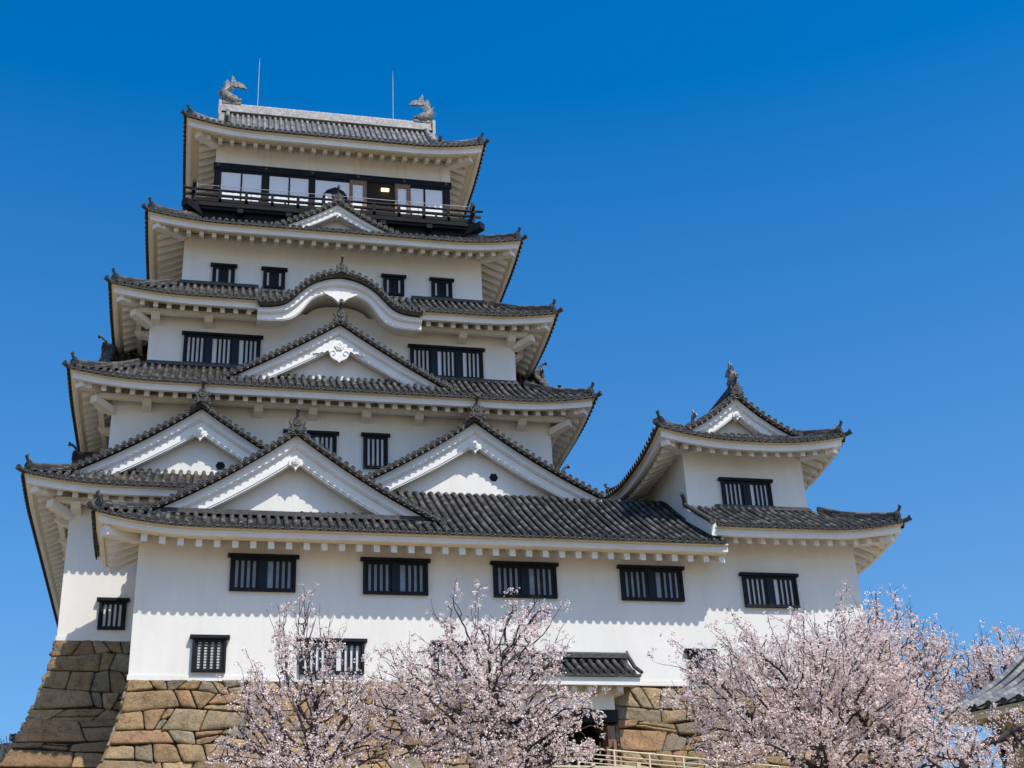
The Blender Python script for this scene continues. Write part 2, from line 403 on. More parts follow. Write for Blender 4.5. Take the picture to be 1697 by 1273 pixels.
# ------------------------------------------------------------------ hipped skirt roof
class Roof:
    def __init__(s, parent, rect, zr, T=1.5, o=1.04, sb=.98, zt=None, drop=.02, pitch=.264, sp=.4925, up=.33, kq=.2, tile=None, tend=None,
                 sides='FRBL', srange=None, brackets=False, tend_fn=None, z0=.34, hips=(1, 1, 1, 1), fasc=.25, hipstart=None, name='roof', label=None, rrange=None, zfn=None, hiph=.2, gap=None, gapfn=None, ends=None):
        x0, x1, y0, y1 = rect
        s.T, s.o, s.sb, s.zr, s.zt, s.up, s.kq = T, o, sb, zr, zt, up, kq
        s.ze = zr + z0
        s.zfn = zfn
        s.fr = {'F': ((x0, y0), (1, 0), (0, -1), x1 - x0), 'R': ((x1, y0), (0, 1), (1, 0), y1 - y0),
                'B': ((x1, y1), (-1, 0), (0, 1), x1 - x0), 'L': ((x0, y1), (0, -1), (-1, 0), y1 - y0)}
        tile = tile or TILE; tend = tend or TEND
        s.srange = srange or {}
        jr = random.Random(int(zr * 100))
        tl, fa, ra, hp, cb = MB(), MB(), MB(), MB(), MB()
        segs = []
        for sd_ in sides:
            Ln = s.fr[sd_][3]
            l_, h_ = s.srange.get(sd_, (-T, Ln + T))
            if gap and sd_ == 'F': segs += [(sd_, l_, gap[0], False, True), (sd_, gap[0], gap[1], True, None), (sd_, gap[1], h_, True, False)]
            else: segs.append((sd_, l_, h_, l_ > -T + .01, h_ < Ln + T - .01))
        for sd_, lo, hi, open_lo, open_hi in segs:
            s.ol = open_lo and sd_ + '-' in (ends or ''); s.oh = open_hi and sd_ + '+' in (ends or '')
            A, e, n, Ln = s.fr[sd_]
            P = lambda q, t, z: (A[0] + e[0] * q + n[0] * t, A[1] + e[1] * q + n[1] * t, z)
            # --- tiles
            rows = []
            kk = int((Ln / 2 + T) / pitch)
            for k in range(-kk, kk + 1):
                q = Ln / 2 + k * pitch
                if q < lo - 1e-6 or q > hi + 1e-6 or q < -T + .08 or q > Ln + T - .08: continue
                te = max(-sb if tend_fn is None else tend_fn(sd_, q), -99 if s.ol else -q, -99 if s.oh else q - Ln)
                T0 = T
                if open_hi is None:
                    while T0 > te + .05 and s.z(q, T0, Ln) < gapfn(q) + .02: T0 -= .03
                    if T0 - te < .1: continue
                nseg = max(4, min(16, int((T0 - te) / .35)))
                path = []
                for i in range(nseg + 1):
                    t = T0 + (te - T0) * i / nseg
                    path.append(P(q, t, s.z(q, t, Ln)))
                rows.append(path)
                if open_hi is None: continue
                zz = s.z(q, T, Ln)
                tl.disc(P(q, T + .05, zz + .012), (n[0], n[1], -.12), .098, tend)
                # pan lip hanging between
                q2 = q + pitch
                if q2 <= hi + .02 and q2 < Ln + T - .05:
                    vs = []
                    for j in range(5):
                        qq = q + pitch * j / 4
                        sag = -.022 * math.sin(math.pi * j / 4)
                        z1 = s.z(qq, T, Ln)
                        vs += [P(qq, T + .005, z1 + .03 + sag * .6), P(qq, T + .01, z1 + .005 + sag), P(qq, T - .06, z1 - .02 + sag)]
                    fs = [(j * 3, j * 3 + 1, j * 3 + 4, j * 3 + 3) for j in range(4)] + [(j * 3 + 1, j * 3 + 2, j * 3 + 5, j * 3 + 4) for j in range(4)]
                    tl.add(vs, fs, tend)
            # equalise sample counts for the sheet
            mx = max(len(p) for p in rows)
            rows2 = [s.resample(p, mx) for p in rows]
            rows = [[(a_ + e[0] * j1, b_ + e[1] * j1, c_ + j2) for a_, b_, c_ in p] for p in rows for j1, j2 in [(jr.uniform(-.012, .012), jr.uniform(-.01, .012))]]
            for k, p in enumerate(rows):
                tl.tube([Vector(v) + Vector((0, 0, .03)) for v in p], .075, tile, n=6, caps=False, row=k * 2 + ord(sd_) * 7, half=True, lat=(e[0], e[1], 0))
            if open_hi is None:
                s.sheet(tl, rows2, tile, ord(sd_) * 7); continue
            ends = [s.resample([P(-T + .02, T, s.z(-T, T, Ln)), P(-T + .03, T - .01, s.z(-T, T, Ln))], mx)] if not open_lo else []
            rr = ends + rows2 + ([s.resample([P(Ln + T - .02, T, s.z(Ln + T, T, Ln)), P(Ln + T - .03, T - .01, s.z(Ln + T, T, Ln))], mx)] if not open_hi else [])
            s.sheet(tl, rr, tile, ord(sd_) * 7)
            if open_hi is None: continue
            # --- fascia, cornice, soffit strips sampled along s
            ns = 40
            qs = [lo + (hi - lo) * i / ns for i in range(ns + 1)]
            def strip(mb, prof, mt):
                vs = []
                for q in qs:
                    for t, dz in prof:
                        qq = max(min(q, (Ln + t) if not open_hi else hi), -t if not open_lo else lo)
                        vs.append(P(qq, t, zr + dz + s.lift(qq, t, Ln)))
                k = len(prof)
                mb.add(vs, [(i * k + j, i * k + j + 1, (i + 1) * k + j + 1, (i + 1) * k + j) for i in range(ns) for j in range(k - 1)], mt)
            d = drop
            f1 = d + fasc
            strip(fa, [(T - .08, f1 + .06), (T - .08, f1 + .015), (T - .17, f1), (T - .20, f1)], SOFF)
            strip(fa, [(T - .19, f1), (T - .17, f1 - .02), (T - .17, d + .01), (T - .19, d), (T - .30, d), (T - .30, d + .06)], TRIM)
            strip(fa, [(T - .295, d + .045), (o + .03, .13), (o - .02, .13), (0, .13 + .5 * o), (0, .2 + .5 * o)], SOFF)
            if open_hi:
                q = hi; zz = s.lift(q, T, Ln) + zr
                fa.add([P(q, T - .17, zz + d), P(q, T - .17, zz + f1), P(q, T - .3, zz + f1 + .02), P(q, 0, zz + f1 + .55), P(q, 0, zz + .42), P(q, T - .3, zz + d)], [(0, 1, 2, 3, 4, 5)], TRIM)
            if open_lo:
                q = lo; zz = s.lift(q, T, Ln) + zr
                fa.add([P(q, T - .17, zz + d), P(q, T - .17, zz + f1), P(q, T - .3, zz + f1 + .02), P(q, 0, zz + f1 + .55), P(q, 0, zz + .42), P(q, T - .3, zz + d)], [(5, 4, 3, 2, 1, 0)], TRIM)
            # --- rafters
            rr = rrange.get(sd_) if rrange and sd_ in rrange else None
            if rr: qlist = [rr[0] + i * sp for i in range(rr[1])]
            else:
                kk = int((Ln / 2 + o) / sp)
                qlist = [Ln / 2 + k * sp for k in range(-kk, kk + 1)]
            for q in qlist:
                if q < lo or q > hi or q < -o + .1 or q > Ln + o - .1: continue
                te = max(-.02, -99 if s.ol else -q, -99 if s.oh else q - Ln)
                if o - te < .15: continue
                za = zr + s.lift(q, o, Ln); zb = zr + s.lift(q, te, Ln) + .5 * (o - te)
                hw, hh = (.085, .105) if sp < .52 else (.095, .12)
                ra.beam(P(q, o, za), P(q, te, zb), (e[0] * hw, e[1] * hw, 0), (0, 0, hh), TRIM)
            if brackets:
                z1 = zr + .5 * .45
                ra.beam(P(max(-.45, lo), .45, z1 - .14), P(min(Ln + .45, hi), .45, z1 - .14), (0, 0, .10), (n[0] * .09, n[1] * .09, 0), PLAS)
                kk = int(Ln / 2 / 1.97 + .5)
                for k in range(-kk, kk + 1):
                    q = Ln / 2 + (k + .5) * 1.97
                    if 0 < q < Ln and lo < q < hi:
                        ra.hexa([P(q - .16, -.02, z1 - .50), P(q + .16, -.02, z1 - .50), P(q + .16, .42, z1 - .40), P(q - .16, .42, z1 - .40),
                                 P(q - .16, -.02, z1 - .2), P(q + .16, -.02, z1 - .2), P(q + .16, .62, z1 - .22), P(q - .16, .62, z1 - .22)], PLAS)
            # wall-junction flashing
            te = -sb
            if tend_fn is None and sb > .4:
                zt_ = s.z(Ln / 2, te, Ln)
                a0, a1 = max(lo, sb), min(hi, Ln - sb)
                ra.beam(P(a0, te + .06, zt_ + .07), P(a1, te + .06, zt_ + .07), (n[0] * .07, n[1] * .07, 0), (0, 0, .07), TEND)
        # --- hips
        corners = {'FL': ((x0, y0), (-1, -1)), 'FR': ((x1, y0), (1, -1)), 'BR': ((x1, y1), (1, 1)), 'BL': ((x0, y1), (-1, 1))}
        s.extra = []
        for ci, (cn, (c, dg)) in enumerate(corners.items()):
            if not hips[ci]: continue
            hp, cb = MB(), MB()
            s.extra += [(hp, 'hip_ridge'), (cb, 'corner_beam')]
            a0 = hipstart if hipstart is not None else -sb + .25
            pts = []
            for i in range(11):
                t = a0 + (T - .18 - a0) * i / 10
                pts.append(Vector((c[0] + dg[0] * t, c[1] + dg[1] * t, s.z(-t, t, 100) + .04)))
            ridge(hp, pts, .24, hiph, .085, tile, row=ci * 5)
            q = 1 / math.sqrt(2)
            dv = Vector((dg[0] * q, dg[1] * q, 0)); lv = Vector((-dv.y, dv.x, 0))
            e_ = pts[-1] + Vector((0, 0, .12))
            M = lambda l, d, z: tuple(e_ + lv * l - dv * d + Vector((0, 0, z)))
            hp.prism([(-.16, -.16), (.16, -.16), (.19, .06), (.1, .2), (-.1, .2), (-.19, .06)], M, -.04, .05, tend)
            hp.disc(M(0, -.08, .02), dv, .145, tend, n=12)
            hp.tube([M(0, .22, .10), M(0, .04, .15), M(0, -.08, .24), M(0, -.13, .36)], [.06, .06, .055, .06], tend, n=8)
            hp.disc(M(0, -.14, .375), dv + Vector((0, 0, .8)), .07, tend)
            # lowest corner tile
            zc = s.z(-T, T, 100)
            b0 = Vector((c[0] + dg[0] * (T - .3), c[1] + dg[1] * (T - .3), zc - .03))
            b1 = Vector((c[0] + dg[0] * (T + .05), c[1] + dg[1] * (T + .05), zc + .03))
            b2 = Vector((c[0] + dg[0] * (T + .11), c[1] + dg[1] * (T + .11), zc + .08))
            hp.tube([b0, b1, b2], .085, tend, n=8)
            hp.disc(b2 + dv * .02, dv + Vector((0, 0, .3)), .11, tend)
            # corner beam
            zl = zr + s.lift(-o, o, 100)
            a = Vector((c[0] + dg[0] * .0, c[1] + dg[1] * .0, zr + .5 * o - .02))
            b = Vector((c[0] + dg[0] * (o + .08), c[1] + dg[1] * (o + .08), zl + .02))
            vs = []
            for p in (a, b):
                for l_, z_ in ((-.16, -.18), (.16, -.18), (.16, .10), (0, .21), (-.16, .10)): vs.append(tuple(p + lv * l_ + Vector((0, 0, z_))))
            cb.add(vs, [(4, 3, 2, 1, 0), (5, 6, 7, 8, 9)] + [(i, (i + 1) % 5, (i + 1) % 5 + 5, i + 5) for i in range(5)], TRIM)
            if brackets:
                b = Vector((c[0] + dg[0] * .62, c[1] + dg[1] * .62, zr - .1))
                a = Vector((c[0], c[1], zr - .28))
                cb.beam(a, b, lv * .15, (0, 0, .13), PLAS)
        s.root = tl.build(name, parent, label)
        fa.build('eave_fascia', s.root)
        ra.build('rafter_row', s.root)
        for mb_, nm_ in s.extra: mb_.build(nm_, s.root)
    def lift(s, q, t, Ln):
        dc = min(99 if s.ol else q + t, 99 if s.oh else Ln + t - q) if Ln < 99 else 0
        k = max(0, 1 - max(dc, 0) / 3.1) ** 2.0
        tt = max(0, min(1, (t + .2) / (s.T + .2)))
        return s.up * k * tt ** 1.2
    def z(s, q, t, Ln):
        if s.zfn: return s.zfn(t) + s.lift(q, t, Ln)
        k = (s.T - t) / (s.T + s.sb)
        return s.ze + (s.zt - s.ze) * (k * (1 - s.kq) + s.kq * k * k) + s.lift(q, t, Ln)
    @staticmethod
    def resample(p, n):
        p = np.array(p); d = np.r_[0, np.cumsum(np.linalg.norm(np.diff(p, axis=0), axis=1))]
        x = np.linspace(0, d[-1], n)
        return [tuple(np.interp(xx, d, p[:, j]) for j in range(3)) for xx in x]
    @staticmethod
    def sheet(mb, rows, mt, row0):
        for k in range(len(rows) - 1):
            A, B = rows[k], rows[k + 1]
            vs = []; uv = []; d = 0
            for i in range(len(A)):
                a, b = Vector(A[i]), Vector(B[i])
                if i: d += (a - Vector(A[i - 1])).length
                c = (a + b) / 2 - Vector((0, 0, .05))
                for p in (a, c, b): vs.append(tuple(p)); uv.append((row0 + k * 2 + 1.5, d + .1))
            fs = [(i * 3 + j, i * 3 + j + 1, (i + 1) * 3 + j + 1, (i + 1) * 3 + j) for i in range(len(A) - 1) for j in range(2)]
            mb.add(vs, fs, TPAN2_SHADE if mt is TILE2 else TPAN_SHADE, uv)

# ------------------------------------------------------------------ gable
def facing(dirn, a, b):
    """maps local (l lateral, d backwards, z) to the world; a = lateral centre, b = front plane"""
    if dirn == 'F': return lambda l, d, z: (a + l, b + d, z)
    if dirn == 'B': return lambda l, d, z: (a - l, b - d, z)
    if dirn == 'L': return lambda l, d, z: (b + d, a - l, z)
    if dirn == 'R': return lambda l, d, z: (b - d, a + l, z)

def gable(parent, dirn, a, b, hw, zf, za, depth, c=.3, bs=1., wallback=.5, pend='small', hole=False, prof=None, bprof=None, tile=None, tend=None,
          ridge_h=.3, oni=.74, pitch=.264, lipd=.10, lo=None, hi=None, horn=1., onid=-.03, dalign=None, name='gable', wall=True, rakeridge=False, label=None, ridge=True):
    tile = tile or TILE; tend = tend or TEND
    M = facing(dirn, a, b)
    H = za - zf
    prof_given = prof is not None
    if prof is None:
        prof = lambda l: zf + H * ((1 - min(1.06, abs(l) / hw)) * (1 - c) + c * (1 - min(1, abs(l) / hw)) ** 2)
    lo = -hw if lo is None else lo
    hi = hw if hi is None else hi
    fr = Vector(M(0, -1, 0)) - Vector(M(0, 0, 0))
    lat = Vector(M(1, 0, 0)) - Vector(M(0, 0, 0))
    tl, bd, pe, og, wl = MB(), MB(), MB(), MB(), MB()
    n = 22
    bt = 1.0 * bs
    kd = 1 if prof_given else min(1, bs / .82)
    if bprof is None: bprof = lambda l, k: prof(l) - .10 - bt * k * (1 - .25 * abs(l) / hw)
    # boards: sampled along l
    def band(k0, k1, d0, d1, mt, mb=bd):
        for sgn in (-1, 1):
            lim = hi if sgn > 0 else -lo
            vs = []
            for i in range(n + 1):
                l = sgn * lim * i / n
                z1, z0 = bprof(l, k0), bprof(l, k1)
                vs += [M(l, d0, z1), M(l, d0, z0), M(l, d1, z0), M(l, d1, z1)]
            fs = [(i * 4 + j, i * 4 + (j + 1) % 4, (i + 1) * 4 + (j + 1) % 4, (i + 1) * 4 + j) for i in range(n) for j in range(4)]
            fs += [(0, 1, 2, 3), (n * 4 + 3, n * 4 + 2, n * 4 + 1, n * 4)]
            mb.add(vs, fs, mt)
    band(-.02, .40, .26 * kd, .60 + wallback, TRIM)
    band(.40, .47, .31 * kd, .62, TRIM)
    band(.47, .92, .38 * kd, .62, TRIM)
    band(.93, 1.0, .405 * kd, .62, TRIM)
    # tile ends along the rake and the round tiles behind them
    arc = [(0, 0)]
    for sgn in (-1, 1):
        lim = hi if sgn > 0 else -lo
        s_, l = 0, 0
        nxt = .16
        while l < lim:
            l2 = l + .01
            s_ += math.hypot(.01, prof(l2) - prof(l)); l = l2
            if s_ >= nxt:
                nxt += pitch
                sl_ = (prof(l + .02) - prof(l - .02)) / .04
                nv = Vector((-sl_ * sgn * 1, 0, 1))
                ll, zz = sgn * l, prof(l)
                tl.disc(M(ll, -.02, zz + .05), fr, .092, tend)
                tl.tube([M(ll, -.02, zz + .05), M(ll, .5, zz + .06)], .078, tile, n=7, caps=False)
                tl.add([M(ll - .11, 0, zz - .075), M(ll + .11, 0, zz - .075), M(ll + .11, .03, prof(l) + .02), M(ll - .11, .03, prof(l) + .02)], [(0, 1, 2, 3)], tend)
    # verge sheet + slope rows
    dsp = []
    d = .55 if dalign is None else dalign
    while d < depth: dsp.append(d); d += pitch
    for sgn in (-1, 1):
        lim = hi if sgn > 0 else -lo
        ns = max(5, int(lim / .4))
        if dsp:
            rows = [[M(sgn * (lim - (lim - .02) * i / ns), dd, prof(lim - (lim - .02) * i / ns) + .03) for i in range(ns + 1)] for dd in dsp]
            la = Vector(M(0, 1, 0)) - Vector(M(0, 0, 0))
            tile_rows(tl, rows, la, pitch, tile, row0=31 + int(lim * 10))
        vs = []
        for i in range(n + 1):
            l = sgn * lim * i / n
            vs += [M(l, .02 + lipd * .5, prof(abs(l)) - lipd), M(l, 0, prof(abs(l)) + .01), M(l, depth, prof(abs(l)) + .01), M(l, depth, prof(abs(l)) - .1)]
        tl.add(vs, [(i * 4 + j, i * 4 + (j + 1) % 4, (i + 1) * 4 + (j + 1) % 4, (i + 1) * 4 + j) for i in range(n) for j in range(3)], tile)
        vs = []
        for i in range(n + 1):
            l = sgn * lim * i / n
            vs += [M(l, .33, bprof(abs(l), .3)), M(l, depth, bprof(abs(l), .3))]
        bd.add(vs, [(i * 2, i * 2 + 1, i * 2 + 3, i * 2 + 2) for i in range(n)], SOFF)
        # verge ridge running down behind the tile ends
        rp = [Vector(M(sgn * (.1 + (lim * .97 - .1) * i / 14), .42, prof(.1 + (lim * .97 - .1) * i / 14) + .1)) for i in range(15)]
        hh = .14 if not rakeridge else .26
        for off, rr in ((0, .075), (.07, .07)) if not rakeridge else ((0, .1), (.12, .1), (.24, .1)):
            tl.tube([p + Vector((0, 0, off)) for p in rp], rr, tile, n=6, row=5)
        e_ = rp[-1]
        if rakeridge:
            tl.disc(e_ + lat * (.05 * sgn) + Vector((0, 0, .12)), lat * sgn, .2, tend, th=.1)
            tl.tube([e_ + Vector((0, 0, .2)), e_ + lat * (.12 * sgn) + Vector((0, 0, .45))], .075, tend, n=8)
    # gable wall
    zb = min(prof(hi), prof(-lo)) - .5
    if wall:
        vs = []; nn = 24
        L0 = lo * .97; L1 = hi * .97
        for i in range(nn + 1):
            l = L0 + (L1 - L0) * i / nn
            vs += [M(l, wallback, zb), M(l, wallback, max(zb, bprof(abs(l), .8)))]
        wl.add(vs, [(i * 2, i * 2 + 1, i * 2 + 3, i * 2 + 2) for i in range(nn)], PLAS)
    if hole:
        hl, hz = .75, zf + H * .30
        hx = [(hl + .17 * math.cos(k * math.pi / 3), hz + .17 * math.sin(k * math.pi / 3)) for k in range(6)]
        wl.prism(hx, M, wallback - .025, wallback + .02, BLACK)
    # pendant
    zp = bprof(0, .97)
    if pend == 'small':
        s_ = .62 * bs
        k_ = [(0, .30), (.42, -.02), (.42, -.40), (.30, -.36), (.20, -.40), (.10, -.52), (0, -.72), (-.10, -.52), (-.20, -.40), (-.30, -.36), (-.42, -.40), (-.42, -.02)]
        pe.prism([(x * s_, zp + z * s_) for x, z in k_], M, .33 * kd, .50, TRIM)
        hx = [(.24 * s_ * math.cos(k * math.pi / 3), zp + (-.12 + .24 * math.sin(k * math.pi / 3)) * s_) for k in range(6)]
        pe.prism(hx, M, .28 * kd, .35, TRIM)
        pe.disc(M(0, .26 * kd, zp - .12 * s_), fr, .13 * s_, TRIM, th=.03)
    elif pend == 'large':
        s_ = 1.0
        k_ = [(0, .36), (.5, .06), (.85, -.22), (1.05, -.42), (1.0, -.46), (.90, -.42), (.80, -.44), (.70, -.36), (.60, -.40), (.5, -.30), (.42, -.30), (.38, -.45), (.30, -.58), (.18, -.66), (.08, -.70), (0, -.78)]
        k_ = k_ + [(-x, z) for x, z in k_[-2:0:-1]]
        pe.prism([(x * s_ * .95, zp + z * s_) for x, z in k_], M, .33 * kd, .50, TRIM)
        hx = [(.19 * math.cos(k * math.pi / 3), zp - .08 + .19 * math.sin(k * math.pi / 3)) for k in range(6)]
        pe.prism(hx, M, .28 * kd, .35, TRIM)
        pe.disc(M(0, .26 * kd, zp - .08), fr, .11, TRIM, th=.03)
        for q in (-1, 1):
            pts = [M(q * (.25 + .10 * math.cos(k * .8)) * s_, .31, zp + (-.38 + .10 * math.sin(k * .8)) * s_) for k in range(7)]
            pe.tube(pts, .022, TRIM, n=5)
    elif pend == 'wing':
        k_ = [(0, .12), (.65, .06), (.62, -.02), (.52, -.06), (.42, -.12), (.32, -.16), (.2, -.26), (.1, -.36), (0, -.42)]
        k_ = k_ + [(-x, z) for x, z in k_[-2:0:-1]]
        pe.prism([(x, zp + z) for x, z in k_], M, .33 * kd, .50, TRIM)
        pe.disc(M(0, .34, zp - .14), fr, .1, TRIM, th=.05)
    # main ridge + end tile
    if ridge:
        p0, p1 = Vector(M(0, .05, prof(0) + .03)), Vector(M(0, depth, prof(0) + .03))
        w_ = .26 * max(.7, oni)
        hh = ridge_h
        for cidx in range(3):
            ww = w_ * (1 - .1 * cidx)
            og.beam(p0 + Vector((0, 0, hh * (cidx + .5) / 3)), p1 + Vector((0, 0, hh * (cidx + .5) / 3)), lat * ww / 2, (0, 0, hh / 6 - .008), tile)
        og.tube([p0 + Vector((0, 0, hh)), p1 + Vector((0, 0, hh))], .09, tile, n=8)
        og2 = MB()
        onigawara(og2, M, 0, onid, prof(0) + .24 * oni, oni, tend, horn)
    root = (wl if wl.v else bd).build(name, parent, label)
    if wl.v: bd.build('bargeboard', root)
    tl.build('gable_roof', root)
    if pe.v: pe.build('pendant', root)
    if ridge:
        og.build('gable_ridge', root)
        og2.build('ridge_end_tile', root)
    return root

# ------------------------------------------------------------------ window
def window(parent, x0, x1, z0, z1, y, groups, gaps=4, post=.27, pane=None, bar=None, label=None, mid_dark=False):
    f, p, lt = MB(), MB(), MB()
    fw = .075
    f.box(x0 - .09, x1 + .09, y - .17, y, z1 - .10, z1, BLACK)
    f.box(x0, x1, y - .13, y, z0, z0 + .09, BLACK)
    f.box(x0, x0 + fw, y - .125, y, z0 + .09, z1 - .10, BLACK)
    f.box(x1 - fw, x1, y - .125, y, z0 + .09, z1 - .10, BLACK)
    a, b = x0 + fw, x1 - fw
    f.box(a, b, y - .09, y, z1 - .19, z1 - .10, BLACK)
    gw = (b - a - post * (groups - 1)) / groups
    for g in range(groups):
        g0 = a + g * (gw + post)
        if g: lt.box(g0 - post, g0, y - .11, y - .01, z0 + .09, z1 - .19, DBLUE)
        u = gw / (gaps * 2 + 1)
        for k in range(gaps + 1):
            wd = u if 0 < k < gaps else u * .9
            xa = g0 + k * 2 * u
            if g and k == 0: continue
            lt.box(xa, min(xa + u * .95, b), y - .075, y - .02, z0 + .09, z1 - .19, BLACK)
        if mid_dark:
            for k in range(gaps):
                xa = g0 + (2 * k + 1) * u
                p.box(xa - .01, xa + u + .02, y - .02, y - .006, z0 + .09, z1 - .19, (pane or PANE) if k in (0, gaps - 1) else DBLUE)
        else:
            p.box(g0, g0 + gw, y - .02, y - .006, z0 + .09, z1 - .19, pane or PANE)
    o = f.build('window', parent, label)
    lt.build('lattice', o); p.build('pane', o)
    return o

# ==================================================================== CASTLE KEEP
W = [18.143, 16.214, 14.196, 12.163, 10.097]
YF = [-.071, .893, 1.902, 2.918, 3.952]
DP = [w_ - 2.0 for w_ in W]
ZR = [19.286, 23.691, 27.843, 31.820, 37.355]
yT, xTl = -3.423, -6.578
ZRT = 16.62
keep = empty('castle_keep')
tag(keep, 'tall white five-tiered castle tower with grey tiled roofs and a top balcony', 'castle tower')
rects = [(-W[i] / 2, W[i] / 2, YF[i], YF[i] + DP[i]) for i in range(5)]
zb = [14.72, 19.6, 24.0, 28.2, 32.3]
for i in range(5):
    x0, x1, y0, y1 = rects[i]
    mb = MB()
    zt = ZR[i] + (.64 if i < 4 else .50)
    mb.box(x0, x1, y0, y1, zb[i] - (0 if i == 0 else .6), zt, PLAS)
    if i == 0:
        mb.box(x0 - .03, x1 + .03, y0 - .03, y1 + .03, 14.70, 14.84, PLAS)
    if i in (1, 2, 3, 4) and i < 4:
        pass
    o = mb.build('wall', keep)
zfT = None
ZT = [21.30, 25.88, 30.05, 33.95]
# tier 1: eave only in front-left part, the long roof takes over to the right
Roof(keep, rects[0], ZR[0], zt=ZT[0], brackets=True, srange={'F': (-1.5, 7.2), 'R': (4.5, DP[0] + 1.5)}, hips=(1, 0, 1, 1), label='lowest roof of the tower with its left corner curling up')
Roof(keep, rects[1], ZR[1], zt=ZT[1], brackets=True)
Roof(keep, rects[2], ZR[2], zt=ZT[2], brackets=True, gap=(W[2] / 2 - 3.08, W[2] / 2 + 3.08), gapfn=lambda q: float(np.interp(abs(q - W[2] / 2), [0, .4, .8, 1.1, 1.4, 1.65, 1.88, 2.1, 2.35, 2.7, 3.2], [29.62, 29.57, 29.43, 29.27, 29.02, 28.74, 28.47, 28.30, 28.2, 28.14, 28.12])))
Roof(keep, rects[3], ZR[3], zt=ZT[3])
# top roof
T5 = 1.38
Roof(keep, rects[4], ZR[4], T=T5, o=.74, sb=.35, zt=ZR[4] + 1.62, kq=.25, pitch=.25, tile=TILE2, tend=TEND, up=.42, drop=-.02, z0=.33, hipstart=-.5, label='top roof with silver-grey tiles', hiph=.22)
x0, x1, y0, y1 = rects[4]
yc = (y0 + y1) / 2
hw5 = (y1 - y0) / 2 - .35 + .05
z5 = ZR[4] + 1.56
H5 = 42.45 - z5
for dd, lab in (('L', None), ('R', None)):
    bx = -5.12 if dd == 'L' else 5.12
    gable(keep, dd, yc, bx, hw5 + .25, z5 - .2, 42.45 if dd == 'R' else 42.456, 5.12 if dd == 'R' else 5.39, c=.38, bs=.8, wallback=.55, tile=TILE2, tend=TEND, ridge=False, dalign=5.12 - .25 * 18, pitch=.25, rakeridge=True)
rg = MB()
for c_ in range(5):
    zz = 42.50 + c_ * .085
    rg.box(-5.0, 5.0, yc - .22 + .012 * c_, yc + .22 - .012 * c_, zz, zz + .075, TEND2)
rg.tube([(-5.05, yc, 42.96), (5.05, yc, 42.96)], .13, TEND2, n=10)
for k in range(34):
    xx = -4.9 + k * .297
    rg.tube([(xx, yc, 42.96), (xx + .03, yc, 42.96)], .145, TEND2, n=10)
for sg in (-1, 1):
    rg.box(min(sg * 5.0, sg * 5.14), max(sg * 5.0, sg * 5.14), yc - .3, yc + .3, 42.1, 43.05, TEND2)
rg.build('main_ridge', keep)

